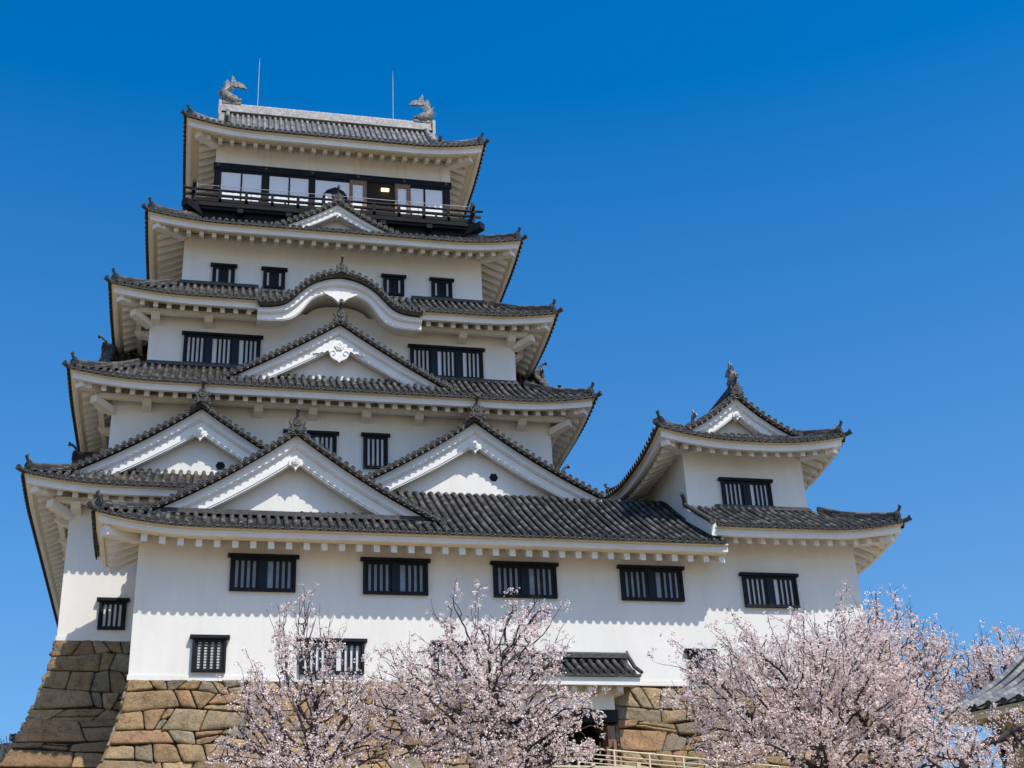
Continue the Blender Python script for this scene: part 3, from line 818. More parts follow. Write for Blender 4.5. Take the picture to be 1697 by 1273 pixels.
# fish ornaments
def shachi(parent, base, sg, s=1.0, name='roof_fish', rot=None):
    """leaping fish: head down on the ridge facing inwards, body arching up outside, tail fanning inwards. sg=+1 means inwards is +x"""
    mb = MB()
    bx, by, bz = base
    def P(u, v, w_): # u inward, v up, w across
        if rot == 'y': return (bx + w_ * s, by + u * s * sg, bz + v * s)
        return (bx + u * s * sg, by + w_ * s, bz + v * s)
    body = [(.44, .12, .18), (.28, .18, .27), (.06, .26, .31), (-.12, .46, .28), (-.17, .68, .22), (-.10, .88, .15), (.02, 1.03, .09), (.12, 1.12, .05)]
    # elliptical cross-sections via two tubes
    mb.tube([P(a, b, 0) for a, b, r in body], [r * s for a, b, r in body], FISH, n=10)
    mb.tube([P(a, b, 0) for a, b, r in body[:2]], [r * 1.08 * s for a, b, r in body[:2]], FISH, n=8)
    # jaw, nose, eyes
    mb.beam(P(.25, .03, 0), P(.62, .05, 0), [c * .13 * s for c in ((0, 1, 0) if rot != 'y' else (1, 0, 0))], (0, 0, .035 * s), TEND)
    mb.tube([P(.35, .22, 0), P(.55, .27, 0), P(.60, .36, 0)], [.10 * s, .07 * s, .03 * s], FISH, n=7)
    for q in (-1, 1):
        mb.tube([P(.28, .26, q * .12), P(.30, .30, q * .20)], [.055 * s, .04 * s], TEND, n=7)
        # pectoral fin
        fin = [P(-.02, .42, q * .22), P(.26, .62, q * .34), (P(.10, .74, q * .36)), P(-.08, .66, q * .22)]
        fin2 = [tuple(Vector(p) + Vector((0, 0, .03))) for p in fin]
        mb.add(fin + fin2, [(0, 1, 2, 3), (7, 6, 5, 4), (0, 1, 5, 4), (1, 2, 6, 5), (2, 3, 7, 6), (3, 0, 4, 7)], FISH)
    # dorsal spikes
    for i in range(9):
        t = i / 8
        k = 1 + t * 5.5; j = int(k); f = k - j
        a = body[j][0] * (1 - f) + body[min(j + 1, 7)][0] * f; b = body[j][1] * (1 - f) + body[min(j + 1, 7)][1] * f; r = body[j][2]
        j2 = min(j + 1, 7)
        tx, ty = body[j2][0] - body[j][0], body[j2][1] - body[j][1]
        ln = math.hypot(tx, ty) or 1
        nx, ny = -ty / ln, tx / ln
        p0 = [P(a + nx * r * .8 - tx * .25, b + ny * r * .8 - ty * .25, w_) for w_ in (-.03, .03)]
        p1 = [P(a + nx * r * .8 + tx * .25, b + ny * r * .8 + ty * .25, w_) for w_ in (.03, -.03)]
        tip = P(a + nx * (r + .13) + tx * .2, b + ny * (r + .20) + ty * .6, 0)
        mb.add(p0 + p1 + [tip], [(0, 1, 4), (1, 2, 4), (2, 3, 4), (3, 0, 4), (3, 2, 1, 0)], TEND)
    # tail fins: upper blade and drooping blades
    def blade(pts, th):
        A = [P(u, v, -th) for u, v in pts]; B = [P(u, v, th) for u, v in pts]; k = len(pts)
        mb.add(A + B, [tuple(range(k)), tuple(range(2 * k - 1, k - 1, -1))] + [(i, (i + 1) % k, (i + 1) % k + k, i + k) for i in range(k)], FISH)
    blade([(.04, 1.04), (.10, 1.34), (.12, 1.70), (.24, 1.52), (.34, 1.34), (.38, 1.22), (.22, 1.10)], .045)
    blade([(.10, 1.04), (.24, 1.24), (.46, 1.30), (.66, 1.20), (.84, .92), (.68, .98), (.54, .96), (.46, 1.02), (.34, .98), (.22, 1.0)], .06)
    blade([(-.10, .92), (-.20, 1.22), (-.10, 1.42), (.0, 1.30), (.10, 1.10)], .04)
    mb.box(min(P(-.25, 0, 0)[0], P(.6, 0, 0)[0]) if rot != 'y' else bx - .16 * s, max(P(-.25, 0, 0)[0], P(.6, 0, 0)[0]) if rot != 'y' else bx + .16 * s,
           by - .16 * s if rot != 'y' else min(P(-.25, 0, 0)[1], P(.6, 0, 0)[1]), by + .16 * s if rot != 'y' else max(P(-.25, 0, 0)[1], P(.6, 0, 0)[1]), bz - .08, bz + .05 * s, FISH)
    return mb.build(name, parent)
shachi(keep, (-4.72, yc, 43.08), 1)
shachi(keep, (4.72, yc, 43.08), -1)
for xx, zt_ in ((-3.35, 46.0), (3.12, 46.1)):
    r_ = MB(); r_.tube([(xx, yc, 43.0), (xx, yc, 44.6), (xx, yc, 45.7)], [.022, .018, .014], METAL, n=7); r_.tube([(xx, yc, 45.7), (xx, yc, zt_)], [.009, .003], METAL, n=6)
    r_.build('lightning_rod', keep)

# gables of the keep
gable(keep, 'F', -4.95, -.35, 4.68, 20.42, 23.30, 1.3, c=.22, bs=.84, hole=True, wallback=.82, onid=-.3, label='left of the paired gables on the lowest tower roof')
gable(keep, 'F', 4.95, -.35, 4.68, 20.42, 23.30, 1.3, c=.22, bs=.84, hole=True, wallback=.82, onid=-.3, label='right of the paired gables, above the long roof')
gable(keep, 'F', 0, .60, 4.40, 24.88, 27.60, 1.35, c=.12, bs=.80, wallback=.8, pend='large', label='broad gable with an ornate carved pendant')
gable(keep, 'F', -.03, 2.0, 2.5, 32.62, 34.02, 1.0, c=.25, bs=.44, oni=.6, wallback=.68, label='small gable below the balcony')
for dd, sx in (('L', -1), ('R', 1)):
    gable(keep, dd, 5.0, sx * 8.98, 4.2, 24.85, 27.9, 1.95, c=.4, bs=.8, rakeridge=True)
    gable(keep, dd, 4.9, sx * 9.65, 3.8, 20.5, 23.1, 1.6, c=.4, bs=.8)
# curved cusped gable on tier 3
kx = [0, .4, .8, 1.1, 1.4, 1.65, 1.88, 2.1, 2.35, 2.7, 3.2]
kz = [29.62, 29.57, 29.43, 29.27, 29.02, 28.74, 28.47, 28.30, 28.20, 28.14, 28.12]
bx_ = [0, .4, .8, 1.0, 1.2, 1.38, 1.55, 1.75, 2.0, 2.5, 3.2]
bz_ = [28.78, 28.78, 28.70, 28.60, 28.40, 28.12, 27.86, 27.66, 27.53, 27.46, 27.44]
def smooth_interp(x, X, Z):
    return sum(float(np.interp(abs(x) + o_, X, Z)) for o_ in (-.12, -.06, 0, .06, .12)) / 5
kp = lambda l: smooth_interp(l, kx, kz)
kb = lambda l, k: (kp(l) - .19) * (1 - k) + smooth_interp(l, bx_, bz_) * k
gable(keep, 'F', 0, .33, 3.14, 28.0, 29.62, 2.6, prof=kp, bprof=kb, pend='wing', lipd=.20, wall=True, wallback=1.585, oni=.6, ridge_h=.12, horn=1., label='curved cusped gable on the third roof')

# windows of the keep
for a, b in ((-4.91, -4.03), (-2.91, -2.04)):
    window(keep, a, b, 30.13, 31.07, YF[3], 1, mid_dark=True)
for a, b in ((1.94, 2.80), (3.94, 4.80)):
    window(keep, a, b, 30.20, 31.14, YF[3], 1, mid_dark=True)
window(keep, -5.80, -2.93, 25.97, 27.34, YF[2], 3, label='wide lattice window of three bays left of the broad gable')
window(keep, 2.86, 5.76, 26.0, 27.39, YF[2], 3, label='wide lattice window of three bays right of the broad gable')
window(keep, -1.93, -.07, 21.6, 22.97, YF[1], 2)
window(keep, .92, 1.82, 21.6, 22.99, YF[1], 1)
window(keep, -7.84, -6.97, 15.08, 16.13, YF[0], 1)

# ---- top storey: frames, paper screens, balcony
y5 = YF[4]
fr_ = MB(); wd = [MB(), MB()]; it = MB()
fr_.box(-5.14, 5.10, y5 - .09, y5, 36.42, 36.74, BLACK)
fr_.box(-5.14, 5.10, y5 - .05, y5, 33.9, 34.36, BLACK)
px = lambda u: (u - 355.2) / 389.7 * 10.13 - 5.10
scr = [(366.9, 398.2), (400.6, 431.6), (444.3, 475.4), (477.8, 508), (519.1, 575.5), (678.4, 699.6), (702.6, 731.7)]
zlo, zhi = 34.36, 36.30
edges_ = [355.2] + [v for p in scr for v in p] + [744.9]
for i in range(0, len(edges_), 2):
    a, b = edges_[i], edges_[i + 1]
    if a > 570 and b < 680: continue
    fr_.box(px(a), px(b), y5 - .06, y5, zlo, 36.42, BLACK)
fr_.box(px(366), px(576), y5 - .055, y5, zhi, 36.42, BLACK)
fr_.box(px(676), px(733), y5 - .055, y5, zhi, 36.42, BLACK)
shs = []
for i, (a, b) in enumerate(scr):
    sh = MB(); shs.append(sh)
    sh.box(px(a), px(b), y5 - .03, y5 - .005, zlo, zhi, SHOJI)
    if i != 4:
        sh.box(px(a), px(b), y5 - .04, y5 - .005, 34.80, 34.83, BLACK)
# bell-shaped window on the middle screen
cx_ = px(552)
bell = [(-.62, 34.4), (-.55, 35.2), (-.52, 35.55), (-.36, 35.80), (-.14, 35.92), (0, 35.98), (.14, 35.92), (.36, 35.80), (.52, 35.55), (.55, 35.2), (.62, 34.4)]
Mf = lambda l, d, z: (cx_ + l, y5 - .03 + d, z)
fr_.prism(bell, Mf, -.05, 0, BLACK)
inn = [(x * .76, 34.4 + (z - 34.4) * .90) for x, z in bell]
it.prism(inn, Mf, -.06, -.045, DARK)
it.box(cx_ - .42, cx_ - .16, y5 - .1, y5 - .09, 34.4, 35.6, SHOJI)
it.box(cx_ - .1, cx_ + .3, y5 - .1, y5 - .09, 35.5, 35.6, WOODB)
# doorway
dx0, dx1 = px(604), px(651)
it.box(dx0, dx1, y5 - .02, y5 - .004, zlo, 36.42, DARK)
for wd_, a, b in ((wd[0], 576, 604), (wd[1], 651, 677)):
    wd_.box(px(a), px(b), y5 - .10, y5, 36.22, 36.42, WOODB)
    wd_.box(px(a), px(a) + .12, y5 - .10, y5, zlo, 36.22, WOODB)
    wd_.box(px(b) - .16, px(b), y5 - .10, y5, zlo, 36.22, WOODB)
    wd_.box(px(a) + .12, px(b) - .16, y5 - .05, y5, zlo, 36.22, SHOJI)
screens = fr_.build('screen_wall', keep)
for sh in shs: sh.build('paper_screen', screens)
[q_.build('door_frame', screens) for q_ in wd]; it.build('doorway', screens)
lp = MB(); lp.box(px(628), px(641), y5 - .14, y5 - .05, 35.99, 36.11, LAMP); lp.build('ceiling_lamp', screens)
br = MB()
for u in (361, 438, 514, 590, 667, 738):
    br.disc((px(u), y5 - .105, 36.62), (0, -1, 0), .06, BRASS, th=.03)
br.build('nail_cover', screens)
pl = MB()
for u in (377, 434, 445, 509, 521, 583, 595, 657, 669, 729):
    pl.box(px(u) - .01, px(u) + .01, y5 - .022, y5, 36.74, 37.5, SOFF)
pl.box(-5.07, -4.7, y5 - .02, y5, 36.74, 37.62, PLAS); pl.box(4.68, 5.06, y5 - .02, y5, 36.74, 37.62, PLAS)
pl.build('wall_panel_joint', keep)
# balcony
bal = MB()
X0, X1, Y0, Y1 = -5.05, 5.05, y5, y5 + DP[4]
t_ = .85
bal.box(X0 - t_, X1 + t_, Y0 - t_, Y1 + t_, 34.02, 34.22, GREYW)
bal.box(X0 - t_ + .08, X1 + t_ - .08, Y0 - t_ + .08, Y1 + t_ - .08, 33.9, 34.03, BLACK)
bal.box(X0 - .55, X1 + .55, Y0 - .55, Y1 + .55, 33.3, 33.9, BLACK)
for sx in (-1, 1):
    for sy in (-1, 1):
        c = Vector((sx * 5.05, Y0 if sy < 0 else Y1, 33.78))
        dv = Vector((sx, sy, 0))
        lv = Vector((-sy, sx, 0)).normalized() * .17
        a, b = c - dv * .2, c + dv * 1.14
        vs = [tuple(a - lv + Vector((0, 0, -.3))), tuple(a + lv + Vector((0, 0, -.3))), tuple(b + lv + Vector((0, 0, -.02))), tuple(b - lv + Vector((0, 0, -.02))),
              tuple(a - lv + Vector((0, 0, .2))), tuple(a + lv + Vector((0, 0, .2))), tuple(b + lv + Vector((0, 0, .28))), tuple(b - lv + Vector((0, 0, .28)))]
        bal.hexa(vs, BLACK)
for k in range(-2, 3):
    bal.box(k * 2.0 - .5 + .0 - .13, k * 2.0 - .5 + .13, Y0 - .92, Y0 + .1, 33.72, 33.92, GREYW) if False else bal.box(k * 1.97 + (.0) - .12, k * 1.97 + .12, Y0 - .93, Y0, 33.73, 33.92, GREYW)
balcony = bal.build('balcony', keep, 'black balcony running round the top storey')
rl = MB(); ml = MB()
t_ = .80
def rail_side(A, B, nrm, npost):
    A, B = Vector(A), Vector(B); d = (B - A).normalized(); ln = (B - A).length
    nv = Vector(nrm)
    sd3 = nv * .06
    rl.beam(A + Vector((0, 0, 34.30)), B + Vector((0, 0, 34.30)), sd3, (0, 0, .08), GREYW)
    rl.beam(A + Vector((0, 0, 34.56)), B + Vector((0, 0, 34.56)), nv * .05, (0, 0, .045), GREYW)
    rl.tube([A - d * .45 + Vector((0, 0, 34.86)), A + Vector((0, 0, 34.82)), B + Vector((0, 0, 34.82)), B + d * .45 + Vector((0, 0, 34.86))], .055, BLACK, n=8)
    rl.beam(A - d * .35 + Vector((0, 0, 34.56)), A + Vector((0, 0, 34.56)), nv * .05, (0, 0, .045), BLACK)
    rl.beam(B + Vector((0, 0, 34.56)), B + d * .35 + Vector((0, 0, 34.56)), nv * .05, (0, 0, .045), BLACK)
    for i in range(npost + 1):
        p = A + (B - A) * i / npost
        rl.beam(p + Vector((0, 0, 34.22)), p + Vector((0, 0, 34.80)), d * .06, nv * .06, GREYW)
        if 0 < i < npost or True:
            q = p + (B - A) / npost * .5
            if i < npost: rl.beam(q + Vector((0, 0, 34.22)), q + Vector((0, 0, 34.56)), d * .04, nv * .04, GREYW)
    for hz_ in (35.12,):
        ml.tube([A - nv * .12 + Vector((0, 0, hz_)), B - nv * .12 + Vector((0, 0, hz_))], .015, METAL, n=6)
    nm = npost // 2
    for i in range(nm + 1):
        p = A - nv * .12 + (B - A) * i / nm
        ml.tube([p + Vector((0, 0, 34.2)), p + Vector((0, 0, 35.12))], .013, METAL, n=6)
xa, xb, ya, yb = X0 - t_, X1 + t_, Y0 - t_, Y1 + t_
rail_side((xa, ya, 0), (xb, ya, 0), (0, -1, 0), 11)
rail_side((xb, ya, 0), (xb, yb, 0), (1, 0, 0), 9)
rail_side((xb, yb, 0), (xa, yb, 0), (0, 1, 0), 11)
rail_side((xa, yb, 0), (xa, ya, 0), (-1, 0, 0), 9)
for px_ in (xa, xb):
    for py_ in (ya, yb):
        rl.box(px_ - .09, px_ + .09, py_ - .09, py_ + .09, 34.2, 35.12, BLACK)
        rl.tube([(px_, py_, 35.12), (px_, py_, 35.22), (px_, py_, 35.3)], [.08, .07, .01], BLACK, n=8)
rl.build('railing', balcony); ml.build('metal_handrail', balcony)

# ==================================================================== LONG ATTACHED TURRET
tur = empty('connecting_turret')
tag(tur, 'long white wing attached before the tower with a big front gable and sloping roof', 'turret building')
mb = MB()
XR = 17.65
mb.box(xTl, 12.07, yT, -.04, 12.60, 16.62 + .58, PLAS)
mb.box(xTl - .03, 12.1, yT - .03, yT + .2, 12.56, 12.72, PLAS)
mb.box(xTl + .4, 8.9, yT + .3, -.04, 16.5, 17.2, PLAS)
mb.build('wall', tur)
def zT(t):
    Y = yT - t
    if Y <= 0:
        q = -Y / 4.92
        return 20.35 - 3.38 * (1.12 * q - .12 * q * q)
    return 20.35 + Y * .32
def tend(sd_, q):
    if sd_ == 'L': return -.35
    X = xTl + q
    if X < -1.8: return -.35
    if X < 8.0: return -(3.42 + .85)
    return -5.9
Roof(tur, (xTl, 12.0, yT, -.6), ZRT, T=1.37, o=.92, sb=.35, zt=18.2, zfn=zT, drop=.15, fasc=.20, sp=.551, pitch=.282, up=.42, z0=.42, ends='F+L-',
     sides='FL', srange={'F': (-1.37, 12.47 - xTl), 'L': (.6, 100)}, tend_fn=tend, hips=(1, 0, 0, 0), hipstart=-.1,
     rrange={'F': (-6.95 + .551 - xTl, 36)}, label='long tiled slope running right to the corner turret')
gable(tur, 'F', -1.80, -3.78, 4.92, 17.78, 20.88, 5.0, c=.26, bs=.86, wallback=.86, label='big front gable of the wing')
ft = MB()
ft.beam((-6.0, -3.42, 18.0), (2.6, -3.42, 18.0), (0, .12, 0), (0, 0, .08), TEND)
ft.build('gable_flashing', tur)
UY = yT
tw = [((-3.75, -1.70), 'upper wing window, leftmost of the row'), ((.43, 2.52), None), ((4.68, 6.80), None), ((9.01, 11.18), None)]
for (a, b), lab in tw:
    window(tur, a, b, 15.40, 16.60, UY, 2, pane=PANED)
window(tur, -4.76, -3.74, 12.82, 13.95, UY, 1, pane=BLIND, label='small lower window with slatted blinds')
window(tur, -1.53, .47, 12.80, 13.91, UY, 2)
window(tur, 2.66, 3.7, 12.75, 13.89, UY, 1)
window(tur, 11.10, 12.0, 12.66, 13.77, UY, 1, pane=PANED)

# ==================================================================== CORNER TURRET
ct = empty('corner_turret')
tag(ct, 'two-storey white corner turret at the right end with two curved tiled roofs', 'turret building')
xr0, xr1 = 12.07, 17.65
ZQ1, ZQ2 = 17.30, 21.02
mb = MB()
mb.box(xr0 + .002, xr1, yT + .002, 5.5, 12.60, ZQ1 + .56, PLAS)
mb.box(xr0, xr1 + .03, yT - .03, 5.5, 12.56, 12.72, PLAS)
mb.box(xr0 + .004, 16.65, -2.42, 1.95, 17.2, ZQ2 + .54, PLAS)
mb.build('wall', ct)
Roof(ct, (xr0, xr1, yT, 5.5), ZQ1, T=1.42, o=.95, sb=1.0, zt=19.20, kq=.1, sides='FRB', srange={'F': (0, 99), 'B': (-9, xr1 - xr0)}, hips=(0, 1, 1, 0), ends='F-B+', sp=.49, up=.40, drop=.04, z0=.36, label='lower roof of the corner turret')
vg = MB()   # plastered verge closing the left end of the lower roof
vs = []
for i in range(9):
    t = 1.3 - 2.3 * i / 8
    zz = ZQ1 + .36 + (19.20 - ZQ1 - .36) * ((1.42 - t) / 2.42) * .95
    vs += [(xr0 - .14, yT - t, zz + .02), (xr0 - .14, yT - t, zz - .42), (xr0 + .05, yT - t, zz - .42), (xr0 + .05, yT - t, zz + .02)]
vg.add(vs, [(i * 4 + j, i * 4 + (j + 1) % 4, (i + 1) * 4 + (j + 1) % 4, (i + 1) * 4 + j) for i in range(8) for j in range(4)] + [(0, 1, 2, 3)], TRIM)
vp = [(xr0 - .12, yT - (1.42 - 2.4 * i / 8), ZQ1 + .46 + (19.20 - ZQ1 - .36) * (i / 8)) for i in range(9)]
vg.tube(vp, .09, TEND, n=7); vg.disc((xr0 - .12, yT - 1.46, ZQ1 + .45), (0, -1, 0), .1, TEND)
vg.tube([(xr0 - .12, yT + 1.0, 19.35), (xr0 - .16, yT + .92, 19.5), (xr0 - .3, yT + .7, 19.62)], .07, TEND, n=7)
vg.build('verge', ct)
rc2 = (xr0, 16.65, -2.42, 1.95)
Roof(ct, rc2, ZQ2, T=1.32, o=.90, sb=.05, zt=22.15, kq=.2, sp=.4925, up=.42, drop=.02, z0=.34, hipstart=-.1, label='upper roof of the corner turret')
xc2 = (rc2[0] + rc2[1]) / 2
gable(ct, 'F', xc2, -2.72, 2.36, 22.12, 23.72, 2.6, c=.45, bs=.62, oni=.65, wallback=.75, rakeridge=False, label='front gable of the corner turret')
gable(ct, 'B', xc2, 2.25, 2.36, 22.12, 23.72, 2.45, c=.45, bs=.62, oni=.65, wallback=.75)
shachi(ct, (xc2, -2.45, 24.2), 1, .62, rot='y')
shachi(ct, (xc2, 1.95, 24.2), -1, .62, rot='y')
rb = MB(); rb.box(xc2 - .14, xc2 + .14, -2.7, 2.2, 23.9, 24.18, TEND); rb.build('main_ridge', ct)
window(ct, 13.40, 15.28, 19.26, 20.38, -2.42, 2, label='upper lattice window of the corner turret')
window(ct, 13.33, 15.28, 15.26, 16.46, UY, 2, label='lower lattice window of the corner turret')

# ==================================================================== STONE BASES
def dcurve(h): return .10 * h + .04 * h * h
PAL = [(.37, .26, .135), (.35, .26, .15), (.40, .295, .155), (.34, .235, .125), (.33, .265, .17), (.37, .26, .14), (.31, .26, .18), (.38, .28, .165), (.345, .22, .125), (.33, .24, .14), (.36, .27, .155), (.31, .265, .20), (.40, .29, .15), (.32, .23, .13)]
def stone_face(name, parent, M, x0, x1, H, seed, left=True, right=False, hmin=.36, hmax=.70):
    """irregular fitted masonry. M(x, h, out) maps run, depth below the top and outward relief"""
    rnd = random.Random(seed)
    ys = [0]
    while ys[-1] < H: ys.append(ys[-1] + rnd.uniform(hmin, hmax))
    ph = [rnd.uniform(0, 100) for _ in ys]
    def rowy(k, x):
        if k == 0: return .0 + .05 * noise.noise(Vector((x * 1.3, 3.3, seed)))
        return ys[k] + .30 * noise.noise(Vector((x * .75, ph[k], seed))) + .12 * noise.noise(Vector((x * 2.1, ph[k], seed)))
    V, Fc, Cc = [], [], []
    def stone(c4, colr):
        # c4: corners TL,TR,BR,BL in (x,h)
        c4 = [Vector((a, b)) for a, b in c4]
        wd_ = ((c4[1] - c4[0]).length + (c4[2] - c4[3]).length) / 2; ht = ((c4[3] - c4[0]).length + (c4[2] - c4[1]).length) / 2
        if wd_ < .08 or ht < .08: return
        nx, ny = max(5, min(12, int(wd_ / .12))), max(5, min(9, int(ht / .11)))
        base = len(V); off = rnd.uniform(0, 500); tilt = rnd.uniform(-.03, .03); tilt2 = rnd.uniform(-.03, .03); bul = rnd.uniform(.03, .08)
        rc = rnd.uniform(.01, .05)
        def grid(n_, w_):
            d1 = min(.25, .022 / w_); d2 = min(.3, .055 / w_)
            return [0, d1] + [d2 + (1 - 2 * d2) * k_ / (n_ - 4) for k_ in range(n_ - 3)] + [1 - d1, 1]
        nx, ny = nx + 4, ny + 4
        ga, gb = grid(nx, wd_), grid(ny, ht)
        for j in range(ny + 1):
            for i in range(nx + 1):
                a, b = ga[i], gb[j]
                p = c4[0] * (1 - a) * (1 - b) + c4[1] * a * (1 - b) + c4[2] * a * b + c4[3] * (1 - a) * b
                # distance to edges in metres
                ex = min(a, 1 - a) * wd_; ey = min(b, 1 - b) * ht
                # round the corners
                sx = 1 if a < .5 else -1; sy = 1 if b < .5 else -1
                if ex < rc * 2 and ey < rc * 2:
                    k = (1 - ex / (rc * 2)) * (1 - ey / (rc * 2))
                    p = p + Vector((sx * rc * .7 * k, sy * rc * .7 * k))
                nz = noise.noise(Vector((p.x * 3 + off, p.y * 3, 1.7)))
                if ex < .01: p = p + Vector((sx * (.005 + .014 * abs(nz)), 0))
                if ey < .01: p = p + Vector((0, sy * (.006 + .016 * abs(nz))))
                e = min(ex, ey)
                out = .03 * noise.noise(Vector((p.x * 1.6 + off, p.y * 1.6, 5))) + bul * min(1, (e / .07)) ** .55 + tilt * (a - .5) * 2 + tilt2 * (b - .5) * 2 + .045 * nz + .05 * noise.noise(Vector((p.x * 9 + off, p.y * 9, 2)))
                if e < .005: out = -.07
                V.append(M(p.x, p.y, out))
        for j in range(ny):
            for i in range(nx):
                a = base + j * (nx + 1) + i
                Fc.append((a, a + nx + 1, a + nx + 2, a + 1)); Cc.append(colr)
    for k in range(len(ys) - 1):
        xs = [x0]
        x = x0 + ((1.5 if k % 2 else .7) if left else rnd.uniform(.5, 1.2))
        while x < x1 - .45:
            xs.append(x); x += rnd.choice([rnd.uniform(.28, .55), rnd.uniform(.4, .8), rnd.uniform(.35, .7), rnd.uniform(.8, 1.35)])
        if right and k % 2 and len(xs) > 2 and x1 - xs[-1] < 1.2: xs.pop()
        xs.append(x1)
        sk = [0 if (i == 0 or i == len(xs) - 1) else rnd.uniform(-.23, .23) for i in range(len(xs))]
        for i in range(len(xs) - 1):
            cr = rnd.choice(PAL); v_ = rnd.uniform(.74, 1.18); cr = tuple(c * v_ for c in cr)
            tl_ = (xs[i] + sk[i], rowy(k, xs[i])); tr_ = (xs[i + 1] + sk[i + 1], rowy(k, xs[i + 1]))
            br_ = (xs[i + 1] - sk[i + 1], rowy(k + 1, xs[i + 1])); bl_ = (xs[i] - sk[i], rowy(k + 1, xs[i]))
            wdt = xs[i + 1] - xs[i]
            edge = (i == 0 and left) or (i == len(xs) - 2 and right)
            r_ = rnd.random()
            mixp = lambda A, B, f: (A[0] + (B[0] - A[0]) * f, A[1] + (B[1] - A[1]) * f)
            if not edge and r_ < .30 and wdt > .55:      # split by a slanting joint
                f1, f2 = rnd.uniform(.25, .7), rnd.uniform(.3, .75)
                L1, R1 = mixp(tl_, bl_, f1), mixp(tr_, br_, f2)
                stone([tl_, tr_, R1, L1], cr)
                v2 = rnd.uniform(.7, 1.15); stone([L1, R1, br_, bl_], tuple(c * v2 for c in rnd.choice(PAL)))
            elif not edge and r_ < .52 and wdt > .7:     # small wedge stones beside a larger one
                f = rnd.choice([.22, .78]); f2 = f + rnd.uniform(-.1, .1)
                T1, B1 = mixp(tl_, tr_, f), mixp(bl_, br_, f2)
                big = [tl_, T1, B1, bl_] if f > .5 else [T1, tr_, br_, B1]
                sm = [T1, tr_, br_, B1] if f > .5 else [tl_, T1, B1, bl_]
                stone(big, cr)
                g = rnd.uniform(.35, .65); g2 = g + rnd.uniform(-.12, .12)
                a1, a2 = mixp(sm[0], sm[3], g), mixp(sm[1], sm[2], g2)
                stone([sm[0], sm[1], a2, a1], rnd.choice(PAL)); stone([a1, a2, sm[2], sm[3]], rnd.choice(PAL))
            else:
                stone([tl_, tr_, br_, bl_], cr)
    me = bpy.data.meshes.new(name); me.from_pydata(V, [], Fc)
    at = me.attributes.new('stone', 'FLOAT_COLOR', 'FACE')
    at.data.foreach_set('color', np.array([(*c, 1) for c in Cc], dtype=np.float32).ravel())
    me.polygons.foreach_set('use_smooth', [True] * len(Fc))
    me.materials.append(STONE); me.update()
    o = bpy.data.objects.new(name, me); col.objects.link(o)
    if parent: o.parent = parent
    # dark backing
    bk = MB(); n = 10; vs = []
    for i in range(n + 1):
        h = (H + .6) * i / n
        vs += [M(x0, h, -.09), M(x1, h, -.09)]
    bk.add(vs, [(i * 2, i * 2 + 2, i * 2 + 3, i * 2 + 1) for i in range(n)], GAPM)
    bk.build('joint_backing', o)
    return o

def base_front(x0, x1, y, ztop, batL, batR, xl=None, xr=None):
    def M(x, h, out):
        d = dcurve(max(h, 0))
        k = max(0, 1 - (x - x0) / 3.0) if batL else 0
        k2 = max(0, 1 - (x1 - x) / 3.0) if batR else 0
        return (x - d * k + d * k2 - (out * .6 if (batL and x - x0 < .02) else 0), y - d - out, ztop - h)
    return M
def base_side(y0, y1, x, ztop, sx):
    def M(s, h, out):
        d = dcurve(max(h, 0)); yy = y0 + s if sx > 0 else y1 - s
        k = max(0, 1 - (yy - y0) / 3.0)
        return (x + sx * (d + out), yy - d * k, ztop - h)
    return M
def flip(o):
    for c in [o] + list(o.children):
        c.data.flip_normals()
    return o
sb1 = empty('stone_base'); tag(sb1, 'battered stone wall of fitted tan blocks under the tower, in shade at the left', 'stone wall')
stone_face('front_face', sb1, base_front(-9.10, -5.2, YF[0], 14.72, True, False), -9.10, -5.2, 7.2, 11)
stone_face('side_face', sb1, base_side(YF[0], YF[0] + DP[0], -9.10, 14.72, -1), 0, DP[0], 7.2, 12)
stone_face('side_face', sb1, base_side(YF[0], YF[0] + DP[0], 9.10, 14.72, 1), 0, DP[0], 7.2, 14, left=False)
sb2 = empty('stone_base'); tag(sb2, 'sunlit battered stone wall of tan blocks under the long wing and gate', 'stone wall')
stone_face('front_face', sb2, base_front(xTl, 4.9, yT, 12.60, True, False), xTl, 4.9, 5.2, 21)
stone_face('front_face', sb2, base_front(8.45, XR, yT, 12.50, False, True), 8.45, XR, 5.2, 22, left=True, right=True)
stone_face('side_face', sb2, base_side(yT, 0.2, xTl, 12.60, -1), 0, 3.6, 5.2, 23)
stone_face('side_face', sb2, base_side(yT, 5.5, XR, 12.60, 1), 0, 8.9, 5.2, 24, left=False)
# jambs of the gateway
def jamb(x, sx):
    return lambda s, h, out: (x + sx * out, yT - dcurve(max(h, 0)) + s, 12.50 - h)
stone_face('gate_jamb', sb2, jamb(8.45, -1), 0, 3.2, 5.2, 25)
stone_face('gate_jamb', sb2, jamb(4.9, 1), 0, 3.2, 5.2, 26)

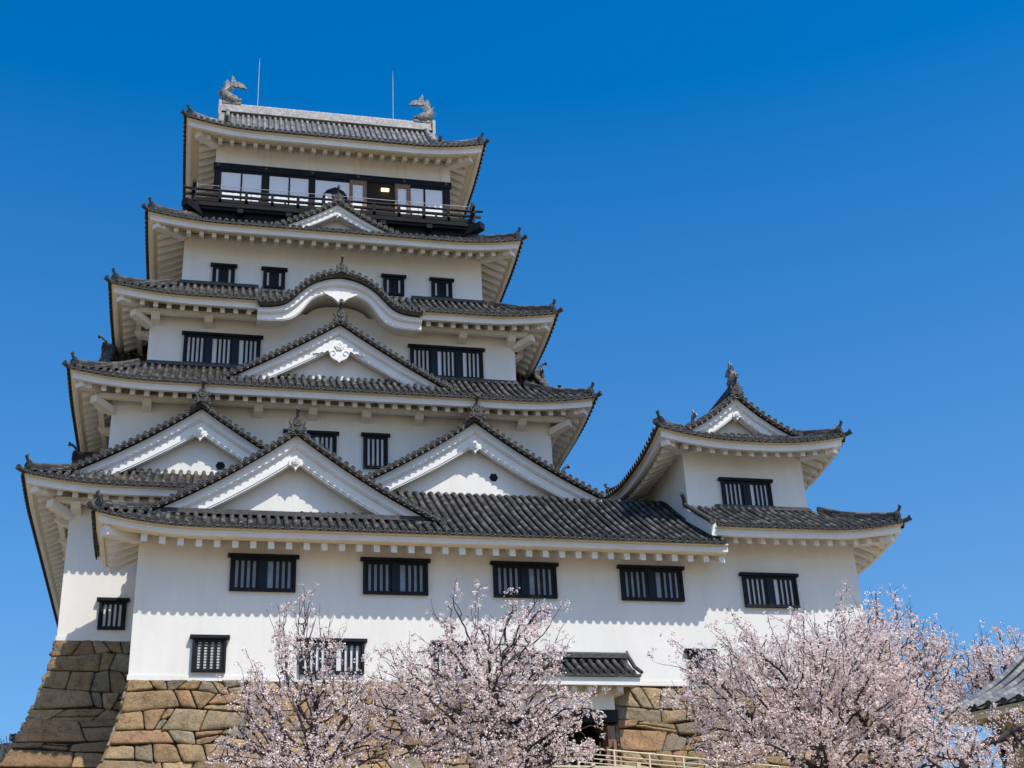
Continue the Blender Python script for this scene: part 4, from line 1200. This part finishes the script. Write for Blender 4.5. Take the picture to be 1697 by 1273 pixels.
# ==================================================================== GATE under the wing
gt = empty('castle_gate'); tag(gt, 'dark timber gate under a small tiled hood roof at the foot of the wing', 'gate')
gy = yT
hr = MB(); rows = []
gx0, gx1 = 5.0, 9.05
k = 0
gpitch = .27
while gx0 + k * gpitch <= gx1 - .02:
    x = gx0 + k * gpitch; p = []
    for i in range(7):
        f = i / 6
        xx = x + (0)
        p.append((x - .0 + (.0), gy - 1.25 * (1 - f), 12.62 + .78 * (f * .7 + .3 * f * f)))
    rows.append(p); hr.disc((x, gy - 1.29, 12.65), (0, -1, -.1), .088, TEND)
    k += 1
tile_rows(hr, rows, (1, 0, 0), gpitch, TILE)
hr.box(gx0 - .1, gx1, gy - 1.27, gy - 1.19, 12.53, 12.60, TEND)
hr.beam((gx0 - .1, gy - .12, 13.46), (gx1 - .05, gy - .12, 13.46), (0, .12, 0), (0, 0, .07), TEND)
hr.tube([(gx0 - .1, gy - .12, 13.54), (gx1 - .03, gy - .12, 13.54)], .07, TEND, n=8)
hr.tube([(gx1 + .02, gy - 1.25, 12.66), (gx1 + .02, gy - .6, 13.0), (gx1 - .02, gy - .1, 13.5), (gx1 - .03, gy - .05, 13.68)], [.06, .07, .07, .03], TEND, n=7)
roof_ = hr.build('hood_roof', gt)
fb = MB()
fb.box(gx0 - .1, gx1 - .02, gy - 1.18, gy - 1.08, 12.27, 12.52, TRIM)
fb.add([(gx1 - .02, gy - 1.18, 12.27), (gx1 - .02, gy - 1.18, 12.52), (gx1 - .02, gy, 13.3), (gx1 - .02, gy, 12.4)], [(0, 1, 2, 3)], TRIM)
fb.add([(gx0, gy - 1.1, 12.3), (gx1 - .05, gy - 1.1, 12.3), (gx1 - .05, gy, 12.5), (gx0, gy, 12.5)], [(0, 1, 2, 3)], SOFF)
for i in range(7):
    x = gx0 + .42 + i * .5
    fb.box(x - .08, x + .08, gy - 1.0, gy, 12.12, 12.28, TRIM)
fb.box(4.9, 8.35, gy - .45, gy - .2, 11.68, 12.45, PLAS)
fb.box(8.35, 8.70, gy - .40, gy, 12.2, 12.5, PLAS)
fb.build('plaster_lintel', gt)
dr = MB()
dr.box(4.95, 8.45, gy - .38, gy - .1, 11.3, 11.68, BLACK)
dr.box(4.9, 8.5, gy + 2.4, gy + 2.55, 8.2, 12.4, DARK)
for i in range(14):
    x = 5.0 + i * .25
    dr.box(x, x + .22, gy + 1.2, gy + 1.28, 8.3, 11.2, mat('x', (.02, .014, .01), .7) if False else DARK)
for x in (5.05, 8.22):
    dr.box(x - .12, x + .12, gy - .3, gy + .1, 8.3, 11.2, WOODB)
dr.build('gate_door', gt)
gr_ = MB(); gr_.box(7.96, 8.08, gy - .5, gy - .38, 8.3, 10.5, WOODB); gr_.box(8.2, 8.3, gy - .5, gy - .38, 8.3, 10.7, WOODB); gr_.build('door_post', gt)

# ==================================================================== RAILING, RIGHT HOUSE
def pix(u, v):
    return (F + RX * ((u - 848.5) / 2281.35) - UX * ((v - 636.5) / 2281.35))
ra_ = MB()
A, B = Vector((5.9, -8.0, 0)), Vector((13.0, -5.3, 0))
dd = (B - A).normalized(); nn = Vector((-dd.y, dd.x, 0))
ztop = 9.62
for zz, r_ in ((ztop, .028), (ztop - .16, .016), (ztop - .28, .016), (ztop - .40, .016), (ztop - .52, .016), (ztop - .9, .02)):
    ra_.tube([A + Vector((0, 0, zz)), B + Vector((0, 0, zz))], r_, CREAM, n=6)
for i in range(7):
    p = A + (B - A) * i / 6
    ra_.beam(p + Vector((0, 0, 8.35)), p + Vector((0, 0, ztop)), dd * .025, nn * .025, CREAM)
tag(ra_.build('metal_railing'), 'cream painted metal railing before the stone wall right of the gate', 'railing')
fn = MB()
A2, B2 = Vector((3.2, -11.5, 0)), Vector((6.6, -11.2, 0))
for i in range(12):
    p = A2 + (B2 - A2) * i / 11
    big = i in (0, 7, 11)
    fn.beam(p + Vector((0, 0, 7.3)), p + Vector((0, 0, 8.52 if big else 8.40)), (.05 if big else .012, 0, 0), (0, .05 if big else .012, 0), CREAM)
fn.beam(A2 + Vector((0, 0, 8.42)), B2 + Vector((0, 0, 8.42)), (0, .02, 0), (0, 0, .025), CREAM)
tag(fn.build('metal_fence'), 'low cream picket fence half hidden under cherry branches by the gate', 'fence')

hs_ = empty('tiled_roof_house'); tag(hs_, 'low building with silver-grey tiled roof and ochre wall at the right edge', 'building')
def onZ(u, v, z):
    d = pix(u, v); return cpos + d * ((z - cpos.z) / d.z)
zh = 9.2
PA, PB = onZ(1578, 1182, zh), onZ(1700, 1156, zh)
ed = (PB - PA); ed.z = 0; ed.normalize()
up_ = Vector((-ed.y, ed.x, 0))
if up_.dot(Vector((F.x, F.y, 0))) < 0: up_ = -up_
HOUSE = (PA, PB, ed, up_)

# roof slope of the house: rows run up and back from the eave
hb = MB(); rows = []
eave = ed
pitch_ = .46
PA0 = PA - eave * .2
nrow = 32
for k in range(nrow):
    b0 = PA0 + eave * (-k * .28) if False else PA0 + eave * (k * .40)
    rows.append([tuple(b0 + up_ * (6.5 * i / 12) + Vector((0, 0, pitch_ * 6.5 * i / 12 - .25 * math.sin(math.pi * i / 12)))) for i in range(13)])
    hb.disc(b0 - up_ * .03 + Vector((0, 0, .03)), -up_, .09, TEND)
tile_rows(hb, rows, eave, .40, HROOF, r=.09)
hr_ = hb.build('roof', hs_)
hw_ = MB()
a0, a1 = PA0, PA0 + eave * (nrow * .40)
hw_.beam(a0 + up_ * .12 - Vector((0, 0, .16)), a1 + up_ * .12 - Vector((0, 0, .16)), up_ * .05, (0, 0, .10), SOFF)
OCH = noisy(mat('ochre_plaster', (.45, .36, .16), .8), 2, (.36, .28, .13), (.5, .4, .2))
for k in range(26):
    q = a0 + eave * (.25 + k * .49) + up_ * .3 - Vector((0, 0, .26))
    hw_.beam(q, q + up_ * .9 + Vector((0, 0, .38)), eave * .06, (0, 0, .07), SOFF)
p = [a0 + up_ * 1.1 + eave * .9, a1 + up_ * 1.1, a1 + up_ * 9, a0 + up_ * 9 + eave * .9]
hw_.hexa([(v.x, v.y, 5.0) for v in p] + [(v.x, v.y, 9.25) for v in p[:2]] + [(v.x, v.y, 9.25) for v in p[2:]], OCH)
vsl = [a0 + Vector((0, 0, -.15)), a0 + up_ * 6.5 + Vector((0, 0, 6.5 * pitch_ - .55)), a0 + up_ * 13 + Vector((0, 0, -.15))]
hw_.add([tuple(v + eave * .25) for v in vsl] + [tuple(v - up_ * 0 + eave * (nrow * .40 - .2)) for v in vsl], [(0, 1, 4, 3), (1, 2, 5, 4), (0, 2, 1)], SOFF)
hw_.build('wall', hs_)
rr_ = MB(); top = [PA0 + up_ * 6.5 + Vector((0, 0, pitch_ * 6.5)), a1 + up_ * 6.5 + Vector((0, 0, pitch_ * 6.5))]
ridge(rr_, top, .35, .4, .1, TILE2); rr_.build('main_ridge', hs_)
rows = [[tuple(Vector(p) + up_ * 0) for p in r] for r in []]

# ==================================================================== GROUND, HILL
def gz(x, y):
    def sm(a, b, t):
        t = max(0, min(1, (t - a) / (b - a))); return t * t * (3 - 2 * t)
    z = 5.9 * sm(-33, -22, y) + 2.4 * sm(-13, -9.5, y)
    z *= 1 - sm(24, 60, y)
    z *= 1 - sm(40, 80, abs(x))
    return z
xs = [-1500, -800, -400, -200, -120, -80] + list(range(-60, 64, 3)) + [80, 120, 200, 400, 800, 1500]
ys = [-1500, -600, -200, -100, -70] + list(range(-60, 66, 2)) + [80, 100, 150, 300, 700, 2000]
g = MB()
vs = [(x, y, gz(x, y) + (.06 * noise.noise(Vector((x * .2, y * .2, 0))) if abs(x) < 60 else 0)) for y in ys for x in xs]
nx = len(xs)
g.add(vs, [(j * nx + i, j * nx + i + 1, (j + 1) * nx + i + 1, (j + 1) * nx + i) for j in range(len(ys) - 1) for i in range(nx - 1)], GROUND, smooth=True)
tag(g.build('ground'), kind='structure')
h = MB(); vs = []; nq = 90
for j in range(9):
    for i in range(nq + 1):
        x = -240 + i * 3.2; y = 215 + j * 14
        t = j / 8
        top_ = 82 + 9 * noise.noise(Vector((x * .012, 5, 0))) + 2.0 * noise.noise(Vector((x * .09, 1, 0))) - .02 * abs(x + 60)
        z = top_ * math.sin(t * math.pi * .5) + 5.0 * noise.noise(Vector((x * .3, y * .3, 3))) * (t > 0) * t + 1.2 * noise.noise(Vector((x * 1.3, y, 2))) * t
        vs.append((x, y, z if j else -2))
h.add(vs, [(j * (nq + 1) + i, j * (nq + 1) + i + 1, (j + 1) * (nq + 1) + i + 1, (j + 1) * (nq + 1) + i) for j in range(8) for i in range(nq)], HILLM)
# tree crowns roughening the skyline
rnd = random.Random(5)
for k in range(1500):
    i = rnd.randrange(len(vs) // 9 * 3, len(vs)); p = vs[i]
    r_ = rnd.uniform(.8, 2.0)
    q = [(p[0] + r_ * rnd.uniform(-1, 1), p[1] + r_ * rnd.uniform(-1, 1), p[2] + r_ * rnd.uniform(-.6, 1.1)) for _ in range(7)]
    h.add(q, [(0, 1, 2), (2, 3, 4), (4, 5, 6), (1, 4, 6), (0, 3, 5)], HILLM)
tag(h.build('hill'), kind='structure')

# ==================================================================== TREES
def grow(root, dirs, blobs, natt, seed, step=.13, kill=.26, infl=1.6, trunk_to=None):
    rng = np.random.default_rng(seed)
    wts = np.array([b[3] * b[4] * b[5] * (b[6] if len(b) > 6 else 1) for b in blobs]); wts = wts / wts.sum()
    A = []
    for b, w_ in zip(blobs, wts):
        k = int(natt * w_) + 1
        v = rng.normal(size=(k, 3)); v /= np.linalg.norm(v, axis=1)[:, None]
        v *= (rng.random(k) ** (1 / 2.4))[:, None]
        A.append(v * np.array(b[3:6]) + np.array(b[:3]))
    A = np.concatenate(A)
    nodes = [np.array(root, float)]; par = [-1]
    cur = 0
    for t in trunk_to:
        t = np.array(t, float); a = nodes[cur].copy(); n_ = max(1, int(np.linalg.norm(t - a) / step))
        for i in range(1, n_ + 1):
            jit = rng.normal(size=3) * .02
            nodes.append(a + (t - a) * i / n_ + jit); par.append(cur); cur = len(nodes) - 1
    best = np.full(len(A), 1e9); bi = np.zeros(len(A), int)
    def upd(st):
        nonlocal best, bi
        for j in range(st, len(nodes)):
            d = np.linalg.norm(A - nodes[j], axis=1)
            mk = d < best; best[mk] = d[mk]; bi[mk] = j
    upd(0)
    alive = np.ones(len(A), bool)
    for it in range(170):
        m_ = alive & (best < (infl if it > 12 else 6))
        if not m_.any(): break
        acc = {}
        for j in np.unique(bi[m_]):
            v = A[m_ & (bi == j)] - nodes[j]
            v = (v / (np.linalg.norm(v, axis=1)[:, None] + 1e-9)).sum(0)
            v = v + rng.normal(size=3) * .25 * max(1, np.linalg.norm(v)) * .5 + np.array([0, 0, .12])
            n_ = np.linalg.norm(v)
            if n_ > 1e-6: acc[j] = v / n_
        st = len(nodes)
        for j, v in acc.items():
            nodes.append(nodes[j] + v * step); par.append(int(j))
        upd(st)
        alive &= best > kill
    P = np.array(nodes); par = np.array(par)
    cnt = np.zeros(len(P)); ch = np.zeros(len(P), int)
    for i in range(len(P) - 1, 0, -1):
        if cnt[i] == 0: cnt[i] = 1
        cnt[par[i]] += cnt[i]; ch[par[i]] += 1
    return P, par, cnt, ch, rng

def tree(name, label, root, blobs, natt, seed, trunk_to, rbase=.16, fl=(9, .062), size=.045, shoots=60, mt=None, group=None, cat='cherry tree', density=1., shoot_up=.7, thin=10, bare=False, bloom_min_z=None):
    P, par, cnt, ch, rng = grow(root, None, blobs, natt, seed, trunk_to=trunk_to)
    rad = rbase * (cnt / cnt[0]) ** .5
    rad = np.maximum(rad, .0042)
    t = empty(name)
    tag(t, label, cat, group)
    # shoots
    tips = np.where(ch == 0)[0]
    top = tips[np.argsort(-P[tips, 2])][:max(1, int(len(tips) * .55))]
    seg = []   # (a,b,ra,rb)
    for i in range(1, len(P)): seg.append((P[par[i]], P[i], rad[par[i]], rad[i]))
    fp = []    # flower anchors
    for i in range(1, len(P)):
        if cnt[i] <= thin and not bare: fp.append((P[i], density))
    ctr = np.array(blobs[0][:3])
    for k in range(shoots):
        a = P[rng.choice(top)]
        d = (a - ctr); d = d / (np.linalg.norm(d) + 1e-6) * .7 + np.array([0, 0, shoot_up]) + rng.normal(size=3) * .28; d /= np.linalg.norm(d)
        n_ = rng.integers(3, 8); q = a.copy()
        for j in range(n_):
            d = d + rng.normal(size=3) * .10; d /= np.linalg.norm(d)
            q2 = q + d * .13
            seg.append((q, q2, .0065 * (1 - j / n_) + .003, .0065 * (1 - (j + 1) / n_) + .003)); q = q2
            if not bare and j < n_ - 1 and rng.random() < .75: fp.append((q.copy(), density * .45))
            if rng.random() < .3:
                d2 = d + rng.normal(size=3) * .7; d2 /= np.linalg.norm(d2)
                seg.append((q, q + d2 * .16, .005, .003))
                if not bare: fp.append((q + d2 * .14, density * .4))
    V = []; Fq = []
    A_ = np.array([s_[0] for s_ in seg]); B_ = np.array([s_[1] for s_ in seg]); ra = np.array([s_[2] for s_ in seg]); rb = np.array([s_[3] for s_ in seg])
    T_ = B_ - A_; T_ /= np.linalg.norm(T_, axis=1)[:, None] + 1e-9
    X_ = np.cross(T_, np.array([.31, .2, .93])); X_ /= np.linalg.norm(X_, axis=1)[:, None] + 1e-9
    Y_ = np.cross(T_, X_); ns = 6
    Vs = []
    for (C_, r_) in ((A_, ra), (B_, rb)):
        for j in range(ns):
            an = 2 * math.pi * j / ns
            Vs.append(C_ + X_ * (np.cos(an) * r_)[:, None] + Y_ * (np.sin(an) * r_)[:, None])
    Vs = np.stack(Vs, 1)           # seg, 2*ns, 3
    base = np.arange(len(seg))[:, None, None] * (2 * ns)
    loc = np.array([[j, (j + 1) % ns, ns + (j + 1) % ns, ns + j] for j in range(ns)])[None]
    Fs = (base + loc).reshape(-1, 4)
    me = bpy.data.meshes.new('trunk'); me.from_pydata(Vs.reshape(-1, 3).tolist(), [], Fs.tolist()); me.materials.append(BARK)
    me.polygons.foreach_set('use_smooth', [True] * len(Fs)); me.update()
    o = bpy.data.objects.new('trunk', me); col.objects.link(o); o.parent = t
    if bare: return t
    # blossoms: clusters of small cupped flowers
    C0 = []
    for p, dn in fp:
        nv = noise.noise(Vector((float(p[0]) * 1.5, float(p[1]) * 1.5, float(p[2]) * 1.5 + seed)))
        nc = rng.poisson(4.2 * dn * max(.05, min(1.5, .85 + 1.9 * nv)))
        for _ in range(nc):
            c_ = p + rng.normal(size=3) * fl[1] * 1.5
            k = rng.integers(4, 12)
            C0.append(c_ + rng.normal(size=(k, 3)) * .028)
    C0 = np.concatenate(C0); n_ = len(C0)
    nr = rng.normal(size=(n_, 3)) + np.array([0, -.25, .25]); nr /= np.linalg.norm(nr, axis=1)[:, None]
    xx = np.cross(nr, rng.normal(size=(n_, 3))); xx /= np.linalg.norm(xx, axis=1)[:, None]; yy = np.cross(nr, xx)
    sz = size * rng.uniform(.6, 1.15, n_)
    Vs = [C0 - nr * (sz * .22)[:, None]]
    for j in range(5):
        an = 2 * math.pi * j / 5
        Vs.append(C0 + (xx * math.cos(an) + yy * math.sin(an)) * (sz * .5)[:, None] + nr * (sz * .10)[:, None])
    Vs = np.stack(Vs, 1); base = np.arange(n_)[:, None, None] * 6
    loc = np.array([[0, 1 + j, 1 + (j + 1) % 5] for j in range(5)])[None]
    Fs = (base + loc).reshape(-1, 3)
    me = bpy.data.meshes.new('blossom')
    me.vertices.add(n_ * 6); me.vertices.foreach_set('co', Vs.reshape(-1).astype(np.float32))
    me.loops.add(len(Fs) * 3); me.loops.foreach_set('vertex_index', Fs.reshape(-1).astype(np.int32))
    me.polygons.add(len(Fs)); me.polygons.foreach_set('loop_start', np.arange(len(Fs), dtype=np.int32) * 3)
    me.polygons.foreach_set('use_smooth', [True] * len(Fs))
    me.materials.append(mt or PETAL); me.update(calc_edges=True); me.validate()
    o = bpy.data.objects.new('crown', me); col.objects.link(o); o.parent = t
    print(name, seed, 'nodes', len(P), 'flowers', n_)
    return t
G_ = 'blossoming cherry trees before the castle'
tree('cherry_tree', 'airy young cherry tree with upright twigs before the left part of the wing', (-2.15, -16.4, 5.7),
     [(-2.3, -16.2, 8.4, 1.6, 1.4, 1.1), (-2.3, -16.2, 9.75, .8, .7, .9, 2.2), (-1.1, -16, 8.2, 1.2, 1.1, .8), (-3.4, -16, 7.7, 1.0, 1.0, .7), (-2.2, -17.3, 7.3, 1.9, .7, .6)], 2700, 3,
     [(-2.12, -16.35, 6.9), (-2.1, -16.3, 7.5)], rbase=.15, shoots=110, shoot_up=1.2, fl=(11, .05), size=.042, density=.74, group=G_)
tree('cherry_tree', 'dense cherry tree with a dark trunk in front of the gate hood', (1.5, -17.3, 5.7),
     [(1.7, -17, 9.3, 1.5, 1.4, 1.2), (1.5, -17, 8.2, 2.6, 1.8, .95), (2.9, -17, 7.5, 1.3, 1.0, .45), (.0, -17, 8.9, 1.1, 1.1, .8), (2.5, -17, 10.4, .7, .7, .55, 1.5), (.75, -17, 10.5, .35, .5, .65, 2), (1.2, -18.1, 7.3, 2.1, .7, .55)], 3500, 8,
     [(1.55, -17.2, 6.8), (1.4, -17.1, 7.7), (1.6, -17, 8.3)], rbase=.21, shoots=80, fl=(13, .055), size=.044, density=.88, group=G_)
tree('cherry_tree', 'widest cherry tree, covering the foot of the corner turret', (8.8, -17.2, 5.7),
     [(8.8, -17, 8.9, 2.9, 1.9, 1.35), (7.4, -17, 8.7, 1.6, 1.4, 1.0), (10.0, -17, 9.7, 1.4, 1.3, 1.1), (7.6, -17, 9.7, .8, .9, .8, 1.4), (6.6, -17, 7.8, .9, 1.0, .5), (10.2, -17, 8.2, 1.8, 1.4, 1.2), (8.9, -18.2, 7.6, 3.2, .8, .85), (6.7, -17.6, 7.4, 1.0, .8, .45)], 4700, 12,
     [(8.8, -17.1, 6.6), (8.75, -17.1, 7.2)], rbase=.2, shoots=130, fl=(13, .055), size=.044, density=1.1, group=G_)
tree('cherry_tree', 'tall cherry tree rising against the sky right of the corner turret', (11.6, -15.6, 5.7),
     [(11.6, -15.4, 9.6, 1.7, 1.4, 1.5), (11.9, -15.4, 10.7, .8, .9, .75, 1.6), (10.9, -15.4, 9.9, .9, .9, 1.0), (12.8, -15.2, 10.2, .9, .9, .9), (12.0, -15.8, 8.3, 1.7, 1.2, 1.0)], 2400, 17,
     [(11.5, -15.5, 7.0), (11.6, -15.5, 8.0)], rbase=.17, shoots=110, shoot_up=1.1, fl=(11, .055), size=.044, density=.95, group=G_)
tree('cherry_tree', 'cherry tree rising behind the roof at the right edge', (20.0, -6.5, 5.5),
     [(20.2, -6.5, 12.1, 2.0, 1.6, 1.3), (19.0, -6.5, 11.6, 1.2, 1.1, 1.1), (21.2, -6.5, 12.6, 1.3, 1.1, .9)], 1300, 23,
     [(20.0, -6.5, 8.5), (20.1, -6.5, 10.2)], rbase=.2, shoots=70, fl=(9, .07), size=.055, density=.8, group=G_)
tree('cherry_tree', 'low cherry tree with a thick arching branch at the lower right corner', (9.6, -21.0, 4.0),
     [(11.0, -20.4, 6.9, 1.5, 1.0, .55), (12.3, -20.4, 7.3, 1.2, .9, .6), (9.9, -20.6, 6.7, 1.0, .8, .5)], 900, 29,
     [(9.9, -20.8, 6.3), (10.6, -20.6, 6.95), (11.5, -20.5, 7.25), (12.6, -20.4, 7.45)], rbase=.10, shoots=40, fl=(9, .05), size=.04, density=.8, group=G_)
tree('bare_tree', 'leafless grey tree far behind the cherries, right of the corner turret', (25.8, 8, 4), [(25.8, 8, 15.6, 2.6, 2.0, 2.4)], 900, 31, [(25.8, 8, 9), (25.7, 8, 12.8)],
     rbase=.22, shoots=90, bare=True, cat='tree')
tree('bare_tree', 'leafless tree before the hill at the lower left corner', (-25.6, 120, 4), [(-25.6, 120, 35, 3.2, 2.5, 3.6)], 500, 37, [(-25.6, 120, 20), (-25.6, 120, 31)],
     rbase=.5, shoots=60, bare=True, cat='tree')
